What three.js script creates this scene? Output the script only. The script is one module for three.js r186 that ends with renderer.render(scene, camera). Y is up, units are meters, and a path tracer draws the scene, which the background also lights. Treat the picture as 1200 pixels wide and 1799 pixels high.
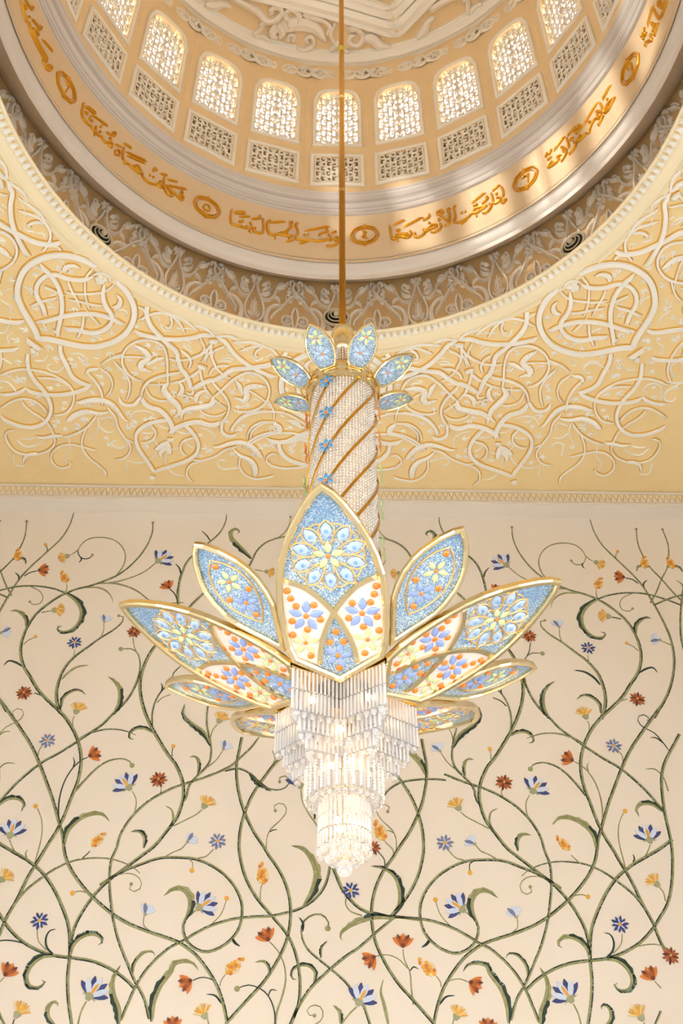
import * as THREE from 'three';
import { mergeGeometries } from 'three/addons/utils/BufferGeometryUtils.js';
import { RectAreaLightUniformsLib } from 'three/addons/lights/RectAreaLightUniformsLib.js';
RectAreaLightUniformsLib.init();

// ---------------------------------------------------------------- camera, sky, large lights, exposure
const scene = new THREE.Scene();
const renderer = new THREE.WebGLRenderer({ antialias: true });
renderer.toneMapping = THREE.LinearToneMapping;
renderer.toneMappingExposure = 0.82;
renderer.shadowMap.enabled = true;
const camera = new THREE.PerspectiveCamera(49.5266, 1200 / 1799, 0.1, 200);
camera.position.set(-0.2109, 1.6, 7.4136);
camera.up.set(-0.012795, 0.750578, 0.660658);
camera.lookAt(-0.2109 + 0.0171054, 1.6 + 0.6607801, 7.4136 - 0.7503846);
scene.background = new THREE.Color().setRGB(10.2, 10.3, 10.4);     // hazy bright daylight outside

const sun = new THREE.DirectionalLight(new THREE.Color(1.0, 0.99, 0.98), 10.5);   // low sun from behind the viewer's left shoulder
const SUN_EL = 22.5 * Math.PI / 180, SUN_AZ = 46 * Math.PI / 180;
sun.target.position.set(0, 8, 0);
sun.position.set(-60 * Math.cos(SUN_EL) * Math.sin(SUN_AZ), 8 + 60 * Math.sin(SUN_EL), 60 * Math.cos(SUN_EL) * Math.cos(SUN_AZ));
sun.castShadow = true; sun.shadow.radius = 4; sun.shadow.mapSize.set(4096, 4096);
Object.assign(sun.shadow.camera, { left: -22, right: 22, top: 22, bottom: -22, near: 1, far: 140 });
scene.add(sun, sun.target);

const ROOM = 9.397, YC = 16.68, WT = 0.4;                         // half width of the hall, ceiling height, wall thickness
const daylight = new THREE.Color(0.95, 0.98, 1.0);
function windowLight(x, y, z, w, h, tx, tz, power) {              // the daylight of one tall window of the hall
  const l = new THREE.RectAreaLight(daylight, power, w, h);
  l.position.set(x, y, z); l.lookAt(tx, y, tz); scene.add(l);
}
const FRONT_WINDOWS = [-5.6, 0, 5.6], SIDE_WINDOWS = [1.5, 6.2];
for (const x of FRONT_WINDOWS) windowLight(x, 3.1, ROOM - 0.06, 3.4, 4.2, x, 0, 0.7);
for (const z of SIDE_WINDOWS) { windowLight(-ROOM + 0.06, 3.1, z, 3, 4.2, 0, z, 0.95); windowLight(ROOM - 0.06, 3.1, z, 3, 4.2, 0, z, 0.55); }

// ---------------------------------------------------------------- measured ornament, in metres
const LAMP = 1.0;
const WALL = {"stems":[["M",0.053,0.02,0,[[-5.627,11.706],[-5.977,12.221],[-6.196,12.792],[-6.252,13.312],[-6.173,13.842],[-6.083,14.19],[-5.968,14.563],[-5.83,14.841],[-5.551,15.267],[-5.333,15.613],[-5.222,15.965],[-5.19,16.297]]],["M",0.03,0.019,1,[[-6.67,14.202],[-6.495,14.487],[-6.357,14.763],[-6.175,15.08],[-6.092,15.366],[-6.05,15.657],[-6.085,16.044]]],["M",0.06,0.02,1,[[-5.345,12.406],[-5.515,12.643],[-5.623,12.946],[-5.644,13.194],[-5.606,13.479],[-5.502,13.77],[-5.332,14.002],[-5.104,14.221],[-4.835,14.376],[-4.58,14.464],[-4.328,14.587],[-4.128,14.71],[-3.935,14.904],[-3.751,15.189],[-3.622,15.514],[-3.571,15.807],[-3.584,16.048]]],["M",0.026,0.017,0,[[-4.129,14.721],[-4.035,14.938],[-4.02,15.185],[-4.11,15.416],[-4.3,15.594],[-4.559,15.655],[-4.803,15.604],[-4.93,15.439],[-4.966,15.312],[-5.087,15.203]]],["M",0.02,0.014,1,[[-4.966,15.312],[-4.903,15.171],[-4.811,15.109],[-4.705,15.131],[-4.662,15.21]]],["M",0.032,0.032,0,[[-6.632,14.149],[-6.269,14.321],[-5.967,14.42],[-5.622,14.439],[-5.292,14.386],[-5.005,14.272]]],["M",0.019,0.014,1,[[-5.713,14.42],[-5.52,14.315],[-5.435,14.166],[-5.469,14.026],[-5.597,14.005],[-5.661,14.063]]],["M",0.026,0.019,0,[[-4.453,14.517],[-4.161,14.549],[-3.851,14.663],[-3.599,14.822],[-3.405,15.046]]],["M",0.032,0.021,0,[[-4.453,14.517],[-4.157,14.521],[-3.877,14.441],[-3.647,14.309],[-3.439,14.128],[-3.273,14.074],[-3.033,14.067],[-2.795,14.087]]],["M",0.014,0.012,0,[[-5.6,13.101],[-5.528,13.196],[-5.424,13.26]]],["M",0.018,0.015,0,[[-5.549,15.285],[-5.564,15.375],[-5.601,15.428]]],["M",0.017,0.017,0,[[-5.879,14.667],[-5.787,14.755],[-5.655,14.802]]],["M",0.017,0.015,0,[[-5.033,14.312],[-5.027,14.407],[-5.048,14.501]]],["M",0.017,0.015,0,[[-5.406,13.82],[-5.305,13.845],[-5.235,13.865]]],["M",0.017,0.014,0,[[-4.224,13.276],[-4.199,13.434],[-4.216,13.594]]],["M",0.016,0.014,0,[[-4.649,12.821],[-4.66,13.005]]],["M",0.068,0.02,1,[[-4.697,11.674],[-4.799,11.915],[-4.842,12.176],[-4.785,12.592],[-4.626,12.867],[-4.426,13.07],[-4.224,13.276],[-4.014,13.453],[-3.881,13.631],[-3.88,13.744],[-3.964,13.765]]],["M",0.018,0.018,0,[[-3.524,12.942],[-3.59,13.065],[-3.64,13.268]]],["M",0.034,0.016,2,[[-3.455,12.369],[-3.44,12.669],[-3.524,12.942],[-3.65,13.033],[-3.829,13.025]]],["M",0.06,0.04,0,[[-3.401,12.34],[-3.382,12.609],[-3.303,12.914],[-3.198,13.133],[-2.975,13.483],[-2.676,13.978],[-2.396,14.357],[-2.102,14.668]]],["M",0.018,0.016,0,[[-6.257,13.233],[-6.163,13.282],[-6.065,13.333]]],["M",0.023,0.021,0,[[-2.92,14.153],[-2.981,14.288],[-3.09,14.408]]],["M",0.053,0.021,0,[[-2.881,13.99],[-2.924,14.319],[-2.901,14.718],[-2.8,15.097],[-2.6,15.373],[-2.405,15.588],[-2.233,15.822],[-2.139,16.125],[-2.137,16.295]]],["M",0.043,0.026,0,[[-1.811,14.305],[-1.69,14.736],[-1.563,15.116],[-1.476,15.374],[-1.31,15.573],[-1.087,15.691],[-0.861,15.738],[-0.633,15.728]]],["M",0.022,0.018,1,[[-1.087,15.691],[-0.965,15.826],[-0.87,16.045],[-0.851,16.249]]],["M",0.018,0.015,0,[[-1.502,14.896],[-1.328,14.851]]],["M",0.02,0.015,0,[[-0.939,14.999],[-1.017,15.125],[-1.014,15.237],[-0.961,15.302]]],["M",0.055,0.049,0,[[-5.79,11.933],[-5.532,11.623],[-5.309,11.346],[-5.085,11.048],[-4.897,10.729],[-4.736,10.417],[-4.558,10.061],[-4.408,9.713],[-4.296,9.447],[-4.265,9.327],[-4.193,9.091],[-4.041,8.836],[-3.801,8.564],[-3.55,8.343],[-3.309,8.168],[-3.077,8.039],[-2.74,7.912],[-2.409,7.807],[-2.261,7.746],[-2.019,7.579],[-1.822,7.359],[-1.672,7.143],[-1.567,6.908],[-1.477,6.604]]],["M",0.042,0.042,0,[[-5.464,9.942],[-5.407,10.028],[-5.23,10.309],[-5.04,10.544],[-4.84,10.743],[-4.627,10.891],[-4.352,11.11],[-4.16,11.276],[-3.945,11.472],[-3.78,11.699],[-3.632,11.886],[-3.514,12.133],[-3.437,12.429]]],["M",0.035,0.014,0,[[-4.292,11.192],[-4.115,11.304],[-3.859,11.376],[-3.614,11.365],[-3.438,11.311],[-3.348,11.271]]],["M",0.06,0.05,0,[[-5.345,12.406],[-5.16,12.143],[-4.949,11.928],[-4.716,11.717],[-4.538,11.521],[-4.377,11.274],[-4.267,11.029],[-4.202,10.762],[-4.197,10.422],[-4.262,10.089],[-4.339,9.714],[-4.431,9.445],[-4.497,9.301],[-4.59,9.064],[-4.713,8.762],[-4.82,8.4],[-4.933,8.092],[-4.976,7.876],[-5.051,7.622]]],["M",0.017,0.016,0,[[-4.444,11.425],[-4.464,11.55],[-4.446,11.635]]],["M",0.018,0.016,0,[[-5.105,12.042],[-5.224,12.084]]],["M",0.017,0.015,0,[[-4.937,10.861],[-4.937,10.955],[-4.898,11.045]]],["M",0.015,0.011,0,[[-5.76,11.068],[-5.657,11.274],[-5.564,11.413],[-5.401,11.512],[-5.327,11.639],[-5.385,11.752],[-5.484,11.756],[-5.533,11.679],[-5.495,11.623]]],["M",0.026,0.016,0,[[-4.408,9.713],[-4.45,10.036],[-4.423,10.368],[-4.324,10.629],[-4.204,10.776],[-4.1,10.843]]],["M",0.041,0.019,2,[[-4.212,10.216],[-4.08,10.423],[-3.922,10.633],[-3.751,10.767],[-3.544,10.817],[-3.395,10.77],[-3.342,10.691]]],["M",0.015,0.018,0,[[-4.781,9.908],[-4.686,9.736],[-4.628,9.468],[-4.658,8.947]]],["M",0.023,0.016,0,[[-4.982,9.131],[-5.045,9.225],[-5.126,9.368]]],["M",0.014,0.012,0,[[-3.921,9.069],[-3.863,9.129],[-3.822,9.183]]],["M",0.016,0.016,0,[[-3.273,9.699],[-3.2,9.847],[-3.199,10.073],[-3.28,10.225]]],["M",0.017,0.017,0,[[-2.834,10.152],[-2.811,10.242],[-2.823,10.319]]],["M",0.041,0.041,0,[[-2.601,6.668],[-2.716,6.962],[-2.866,7.182],[-3.001,7.426],[-3.167,7.739],[-3.295,8.059],[-3.379,8.366],[-3.45,8.726],[-3.461,9.049],[-3.407,9.239],[-3.371,9.478],[-3.245,9.748],[-3.044,9.999],[-2.83,10.165],[-2.654,10.269],[-2.474,10.348],[-2.178,10.454],[-1.88,10.587]]],["M",0.06,0.05,0,[[-3.412,12.429],[-3.377,12.135],[-3.275,11.79],[-3.114,11.453],[-2.965,11.206],[-2.71,10.83],[-2.657,10.778],[-2.514,10.516],[-2.445,10.284],[-2.445,10.029],[-2.511,9.754],[-2.629,9.557],[-2.825,9.267],[-2.989,9.124],[-3.231,8.912],[-3.469,8.703],[-3.638,8.498],[-3.776,8.253],[-3.868,8.012],[-3.906,7.713]]],["M",0.035,0.019,0,[[-3.091,11.426],[-3.118,11.706],[-3.075,11.993],[-2.972,12.198],[-2.857,12.302],[-2.829,12.526],[-2.716,12.678]]],["M",0.018,0.014,0,[[-3.06,11.907],[-2.977,12.008],[-2.835,12.083]]],["M",0.024,0.015,0,[[-5.603,10.305],[-5.562,10.565],[-5.45,10.71],[-5.296,10.712]]],["M",0.015,0.013,0,[[-2.69,10.863],[-2.698,10.951],[-2.692,11.032]]],["L",0.042,0.032,0,[[-1.88,10.587],[-1.698,10.694],[-1.518,10.882],[-1.359,11.059],[-1.248,11.252]]],["L",0.038,0.015,1,[[-1.787,10.607],[-1.576,10.656],[-1.406,10.592],[-1.232,10.424],[-1.014,10.284],[-0.803,10.286],[-0.707,10.403],[-0.763,10.52],[-0.88,10.479],[-0.866,10.414]]],["M",0.043,0.028,0,[[-2.445,10.029],[-2.384,10.131],[-2.356,10.336],[-2.23,10.518],[-2.079,10.704],[-2.036,10.917],[-2.083,11.215],[-2.151,11.464],[-2.169,11.702],[-2.151,11.946],[-2.096,12.208]]],["M",0.017,0.016,0,[[-2.076,11.229],[-2.047,11.381],[-1.974,11.493]]],["M",0.017,0.015,0,[[-2.077,10.672],[-1.944,10.811],[-1.849,10.987]]],["M",0.02,0.016,0,[[-2.544,9.619],[-2.348,9.731],[-2.195,9.819],[-2.105,9.907]]],["M",0.018,0.016,0,[[-2.627,9.1],[-2.492,9.184],[-2.382,9.235],[-2.308,9.338]]],["M",0.018,0.016,0,[[-2.111,9.079],[-1.982,9.112],[-1.867,9.239]]],["M",0.049,0.049,0,[[-1.539,11.249],[-1.563,11.03],[-1.595,10.762],[-1.576,10.447],[-1.496,10.088],[-1.413,9.863],[-1.258,9.545],[-1.063,9.257],[-1.001,9.15],[-0.824,8.902],[-0.696,8.634],[-0.63,8.37],[-0.622,8.088],[-0.67,7.789],[-0.796,7.497],[-0.986,7.189],[-1.216,6.931],[-1.503,6.604]]],["M",0.049,0.049,0,[[-0.591,11.231],[-0.788,10.93],[-0.961,10.741],[-1.118,10.503],[-1.27,10.243],[-1.374,9.989],[-1.441,9.739],[-1.472,9.494],[-1.469,9.254],[-1.442,9.097],[-1.34,8.775],[-1.159,8.462],[-0.914,8.18]]],["L",0.043,0.047,0,[[-0.914,8.18],[-0.674,7.903],[-0.553,7.677],[-0.479,7.41],[-0.45,7.128],[-0.466,6.893],[-0.568,6.609]]],["L",0.019,0.013,0,[[-1.007,10.995],[-0.96,10.848],[-0.996,10.715]]],["M",0.018,0.013,1,[[-1.034,9.222],[-1.036,9.425],[-0.985,9.571],[-0.852,9.707],[-0.742,9.869],[-0.758,9.994],[-0.864,10.031],[-0.948,9.967],[-0.917,9.897]]],["L",0.024,0.018,0,[[-0.136,9.433],[-0.253,9.675],[-0.372,9.847],[-0.481,10.072],[-0.509,10.289]]],["M",0.044,0.044,0,[[-3.591,8.634],[-3.411,8.76],[-3.247,8.865],[-2.972,8.983],[-2.758,9.067],[-2.626,9.087],[-2.387,9.089],[-2.146,9.066],[-1.899,8.968],[-1.65,8.797],[-1.471,8.58],[-1.376,8.365],[-1.363,8.13],[-1.409,7.945],[-1.514,7.796],[-1.687,7.67],[-1.887,7.62],[-2.099,7.713],[-2.216,7.871],[-2.242,8.031],[-2.186,8.183]]],["M",0.014,0.011,1,[[-3.409,8.749],[-3.263,8.819],[-3.085,8.809],[-2.958,8.707],[-2.958,8.582],[-3.051,8.532],[-3.135,8.592],[-3.106,8.653]]],["M",0.016,0.014,0,[[-2.267,9.078],[-2.189,9.011],[-2.18,8.904]]],["M",0.019,0.016,0,[[-2.152,8.183],[-2.065,8.249]]],["M",0.015,0.012,0,[[-1.827,8.016],[-1.679,8.198],[-1.612,8.411]]],["M",0.041,0.041,0,[[-3.005,6.647],[-2.933,6.882],[-2.841,7.142],[-2.684,7.408],[-2.397,7.691],[-2.262,7.757],[-2.046,7.895],[-1.827,8.011],[-1.489,8.117],[-1.144,8.155],[-0.913,8.168],[-0.626,8.233]]],["L",0.044,0.044,0,[[-0.626,8.233],[-0.453,8.3],[-0.246,8.444],[-0.107,8.638],[-0.037,8.883],[-0.027,9.208]]],["L",0.017,0.016,0,[[-1.09,8.386],[-1.097,8.534],[-1.084,8.655]]],["L",0.015,0.034,0,[[-0.925,7.776],[-0.802,7.653],[-0.706,7.475],[-0.664,7.234],[-0.711,6.976],[-0.781,6.765],[-0.796,6.579]]],["M",0.013,0.015,0,[[-2.028,7.205],[-1.902,7.249],[-1.767,7.228],[-1.692,7.181]]],["M",0.015,0.013,0,[[-1.622,7.132],[-1.61,7.208],[-1.553,7.295]]],["M",0.016,0.015,0,[[-1.739,6.574],[-1.773,6.677]]],["L",0.021,0.013,2,[[-0.796,6.579],[-0.814,6.786],[-0.911,6.997],[-1.048,7.103],[-1.228,7.145],[-1.369,7.09]]],["L",0.049,0.041,0,[[-0.589,6.569],[-0.465,6.851],[-0.294,7.107],[-0.095,7.303],[0.242,7.581],[0.392,7.676],[0.719,7.955],[0.986,8.175]]],["L",0.041,0.025,2,[[0.574,6.586],[0.466,6.879],[0.282,7.118],[0.24,7.174],[0.017,7.369],[-0.21,7.545],[-0.372,7.701],[-0.444,7.882],[-0.436,8.043],[-0.334,8.16],[-0.173,8.201],[-0.044,8.092],[-0.05,7.981]]],["L",0.02,0.011,1,[[-0.285,6.571],[-0.155,6.644],[-0.108,6.737],[-0.146,6.842],[-0.246,6.867],[-0.344,6.809],[-0.32,6.736],[-0.233,6.722]]],["M",0.054,0.049,0,[[-5.497,9.461],[-5.26,9.295],[-5.009,9.155],[-4.76,9.016],[-4.503,8.821],[-4.282,8.561],[-4.103,8.272],[-3.975,8.012],[-3.919,7.798],[-3.879,7.546],[-3.861,7.237],[-3.803,6.937],[-3.693,6.567]]],["M",0.043,0.013,0,[[-4.864,8.289],[-4.733,8.513],[-4.529,8.718],[-4.295,8.903],[-4.048,9.022],[-3.787,9.066],[-3.518,9.061],[-3.287,9.004],[-3.098,8.913],[-2.994,8.828]]],["M",0.052,0.048,0,[[-6.01,11.389],[-5.578,10.69],[-5.471,10.022],[-5.463,9.317],[-5.346,8.735],[-5.211,8.398],[-5.032,8.157],[-4.865,7.963],[-4.637,7.772],[-4.379,7.637],[-4.112,7.555],[-3.855,7.525],[-3.532,7.475],[-3.244,7.363],[-3.017,7.222],[-2.854,7.081]]],["M",0.017,0.017,0,[[-5.106,7.685],[-4.954,7.766],[-4.785,7.771],[-4.609,7.736]]],["M",0.017,0.015,0,[[-4.241,7.631],[-4.383,7.774],[-4.428,7.933]]],["M",0.015,0.013,0,[[-4.868,7.131],[-4.788,7.232]]],["M",0.016,0.015,0,[[-4.541,6.563],[-4.525,6.659]]],["M",0.024,0.021,0,[[-3.612,6.567],[-3.591,6.761],[-3.536,6.908]]],["M",0.015,0.014,0,[[-2.731,7.923],[-2.838,8.019],[-2.849,8.149]]],["M",0.014,0.014,0,[[-3.782,8.515],[-3.884,8.535],[-3.972,8.514]]],["M",0.017,0.016,0,[[-5.187,8.442],[-5.182,8.577],[-5.134,8.663]]],["M",0.033,0.033,0,[[-4.803,6.814],[-4.743,6.716],[-4.628,6.543]]],["L",0.023,0.017,0,[[0.474,8.182],[0.289,8.254],[0.22,8.369],[0.236,8.469]]],["L",0.054,0.049,0,[[-0.066,9.123],[0.07,8.844],[0.137,8.661],[0.291,8.436],[0.464,8.281],[0.681,8.19]]],["L",0.044,0.044,0,[[0.92,8.174],[1.116,8.154],[1.376,8.122]]],["L",0.015,0.026,0,[[1.08,7.68],[1.091,7.533],[1.169,7.347],[1.18,7.123],[1.201,6.883]]],["L",0.015,0.015,0,[[0.672,7.572],[0.838,7.594],[1.006,7.532],[1.139,7.398]]],["L",0.024,0.02,0,[[0.135,6.584],[0.279,6.76],[0.379,6.849]]],["L",0.018,0.014,0,[[0.991,9.143],[0.977,9.25],[0.867,9.369],[0.856,9.393]]],["L",0.016,0.014,0,[[0.844,8.942],[0.836,9.083],[0.715,9.236]]],["L",0.037,0.037,0,[[0.817,10.109],[0.903,10.251],[1.109,10.407],[1.349,10.469],[1.706,10.491],[1.907,10.475]]]],"leaves":[["M",0.044,1,[[-6.175,15.08],[-6.043,15.107],[-5.94,15.066],[-5.905,14.951]]],["M",0.022,0,[[-4.897,15.164],[-4.859,15.101],[-4.892,15.012]]],["M",0.085,1,[[-5.05,14.299],[-4.793,14.109],[-4.655,13.863],[-4.673,13.588],[-4.815,13.41],[-4.98,13.392],[-5.056,13.487],[-4.975,13.52]]],["M",0.028,0,[[-4.679,14.412],[-4.438,14.415],[-4.266,14.333],[-4.152,14.184],[-4.116,14.052]]],["M",0.062,1,[[-5.611,13.463],[-5.66,13.671],[-5.77,13.799],[-5.886,13.856],[-5.988,13.842]]],["M",0.026,0,[[-5.968,14.563],[-5.982,14.665],[-6.072,14.757]]],["M",0.04,0,[[-4.786,12.368],[-4.697,12.518],[-4.54,12.64],[-4.355,12.673]]],["M",0.034,0,[[-5.525,12.628],[-5.668,12.717],[-5.8,12.745],[-5.868,12.639]]],["M",0.02,0,[[-2.405,15.588],[-2.478,15.718],[-2.603,15.865]]],["M",0.028,0,[[-2.904,14.749],[-2.95,14.905],[-3.04,15.02]]],["M",0.083,1,[[-1.578,15.164],[-1.724,15.338],[-1.886,15.531],[-2.003,15.709],[-2.007,15.859],[-1.934,15.91],[-1.849,15.854],[-1.889,15.794]]],["M",0.049,1,[[-4.703,11.788],[-4.709,11.974],[-4.607,12.106],[-4.464,12.151],[-4.313,12.06]]],["M",0.019,0,[[-5.692,11.205],[-5.591,11.302],[-5.485,11.317]]],["M",0.019,0,[[-4.322,10.65],[-4.307,10.735],[-4.353,10.846]]],["M",0.064,1,[[-5.456,9.927],[-5.279,10.079],[-5.116,10.076],[-5.011,9.981],[-5.031,9.844]]],["M",0.076,1,[[-4.253,9.255],[-4.23,9.532],[-4.088,9.716],[-3.896,9.812],[-3.712,9.806],[-3.581,9.691]]],["M",0.054,1,[[-2.98,9.242],[-2.981,9.409],[-3.069,9.517],[-3.221,9.516]]],["M",0.022,0,[[-3.009,12.124],[-2.995,12.227],[-3.034,12.315]]],["M",0.053,1,[[-3.05,11.315],[-3.206,11.402],[-3.351,11.401],[-3.455,11.297],[-3.436,11.201],[-3.369,11.188]]],["M",0.074,1,[[-3.777,11.67],[-3.708,11.899],[-3.737,12.16],[-3.853,12.335],[-3.98,12.437]]],["L",0.071,1,[[-1.382,10.579],[-1.231,10.411],[-1.11,10.322],[-0.993,10.241]]],["M",0.072,1,[[-2.065,11.079],[-2.2,11.324],[-2.409,11.489],[-2.579,11.684],[-2.569,11.898]]],["M",0.047,1,[[-2.231,10.532],[-2.229,10.729],[-2.295,10.861],[-2.402,10.86]]],["M",0.031,0,[[-2.618,9.562],[-2.566,9.729],[-2.606,9.903],[-2.717,9.969]]],["M",0.015,0,[[-1.006,9.522],[-0.95,9.559],[-0.875,9.572]]],["L",0.028,0,[[-0.277,9.749],[-0.275,9.873],[-0.293,9.986]]],["M",0.078,1,[[-2.214,8.101],[-2.159,8.265],[-2.167,8.431],[-2.28,8.569],[-2.433,8.578],[-2.586,8.471]]],["M",0.038,0,[[-1.494,7.83],[-1.439,7.757],[-1.361,7.704]]],["L",0.096,1,[[-0.419,8.324],[-0.282,8.564],[-0.227,8.857],[-0.327,9.105],[-0.474,9.256],[-0.64,9.3]]],["M",0.081,1,[[-2.566,6.63],[-2.574,6.884],[-2.507,7.123],[-2.362,7.337],[-2.322,7.444],[-2.169,7.482],[-2.031,7.446],[-1.96,7.354]]],["M",0.025,0,[[-1.576,6.877],[-1.683,6.993],[-1.817,7.013]]],["L",0.017,0,[[-0.911,6.997],[-0.87,7.078],[-0.785,7.068]]],["L",0.038,1,[[-0.896,7.277],[-0.923,7.408],[-0.999,7.485],[-1.129,7.473]]],["L",0.05,1,[[-0.25,7.139],[-0.23,7.346],[-0.344,7.438],[-0.501,7.421],[-0.584,7.322],[-0.546,7.224],[-0.497,7.235]]],["L",0.034,0,[[-0.434,7.928],[-0.43,8.066],[-0.492,8.152]]],["L",0.034,1,[[-0.147,7.541],[-0.148,7.68],[-0.054,7.798]]],["L",0.049,1,[[0.15,6.604],[0.129,6.77],[0.036,6.87]]],["M",0.029,0,[[-4.102,7.555],[-4.237,7.669],[-4.278,7.817],[-4.238,7.919],[-4.144,7.948]]],["M",0.071,1,[[-4.07,7.551],[-4.279,7.543],[-4.425,7.422],[-4.473,7.254],[-4.4,7.117],[-4.262,7.094],[-4.181,7.165],[-4.236,7.205]]],["M",0.071,1,[[-3.875,7.546],[-3.871,7.692],[-3.775,7.824],[-3.613,7.885],[-3.479,7.843],[-3.429,7.758],[-3.482,7.711]]],["M",0.081,1,[[-3.031,6.57],[-3.063,6.783],[-3.161,6.98],[-3.198,7.18],[-3.164,7.312],[-3.109,7.422]]],["M",0.042,1,[[-2.919,7.273],[-2.917,7.427],[-2.848,7.552],[-2.75,7.619],[-2.643,7.605],[-2.619,7.549]]],["M",0.021,0,[[-4.791,9.067],[-4.825,9.128],[-4.812,9.204]]],["M",0.057,1,[[-3.924,6.556],[-4.058,6.69],[-4.072,6.807],[-4.02,6.886],[-3.947,6.877],[-3.942,6.826]]],["L",0.078,1,[[0.985,8.153],[0.681,8.168],[0.462,8.11],[0.244,7.995],[0.136,7.876],[0.171,7.802]]],["L",0.078,1,[[0.931,8.174],[1.058,8.352],[1.072,8.622],[0.986,8.828],[0.832,8.931],[0.62,8.976]]],["L",0.017,0,[[1.169,7.357],[1.231,7.419],[1.301,7.385]]],["L",0.041,0,[[0.834,6.587],[0.776,6.881],[0.731,7.06],[0.776,7.246]]],["L",0.086,1,[[1.586,10.555],[1.506,10.766],[1.369,10.925],[1.145,11.072]]]],"flowers":[["M","B",-3.417,15.031,42,0.372],["M","H",-5.413,13.276,0,0.052],["M","H",-5.611,15.453,0,0.055],["M","D",-5.647,14.802,8,0.227],["M","G",-5.046,14.525,118,0.236],["M","E",-5.098,15.186,205,0.241],["M","E",-5.224,13.865,8,0.263],["M","F",-4.216,13.594,80,0.209],["M","A",-4.684,13.154,0,0.288],["M","C",-3.631,13.404,90,0.291],["M","F",-6.072,13.34,15,0.227],["M","D",-3.082,14.402,125,0.215],["M","E",-1.315,14.845,-8,0.219],["M","E",-4.437,11.657,78,0.264],["M","C",-5.397,12.076,0,0.307],["M","a",-4.825,11.14,0,0.298],["M","D",-4.095,10.843,28,0.228],["M","H",-4.814,9.94,0,0.064],["M","B",-5.131,9.38,83,0.342],["M","G",-3.804,9.259,52,0.225],["M","B",-3.305,10.237,128,0.355],["M","C",-2.871,10.434,90,0.31],["M","H",-2.69,11.059,0,0.058],["M","E",-1.965,11.508,68,0.254],["M","F",-1.849,10.987,62,0.211],["M","E",-2.099,9.919,64,0.259],["M","F",-2.312,9.331,42,0.208],["M","a",-1.816,9.364,0,0.299],["L","B",-0.52,10.289,92,0.357],["M","H",-2.182,8.874,0,0.062],["M","B",-2.065,8.254,35,0.347],["M","H",-1.611,8.435,0,0.061],["L","G",-1.056,8.66,98,0.274],["L","D",-0.932,7.776,118,0.231],["M","D",-2.033,7.21,208,0.217],["M","G",-1.545,7.299,44,0.26],["M","E",-1.79,6.667,118,0.236],["M","D",-2.254,6.521,95,0.194],["M","C",-5.099,7.601,0,0.286],["M","A",-4.414,8.069,0,0.292],["M","D",-4.786,7.242,62,0.224],["M","E",-4.521,6.669,62,0.259],["M","B",-3.533,6.918,58,0.361],["M","F",-2.843,8.149,72,0.224],["M","H",-3.988,8.5,0,0.061],["M","E",-5.135,8.668,50,0.245],["L","A",0.303,8.571,0,0.301],["L","D",1.081,7.69,88,0.231],["L","D",0.667,7.572,215,0.221],["L","B",0.383,6.859,60,0.347],["L","G",0.845,9.397,112,0.283],["L","C",0.66,9.271,0,0.273],["M","G",-6.631,15.038,80,0.239]]};
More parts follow.
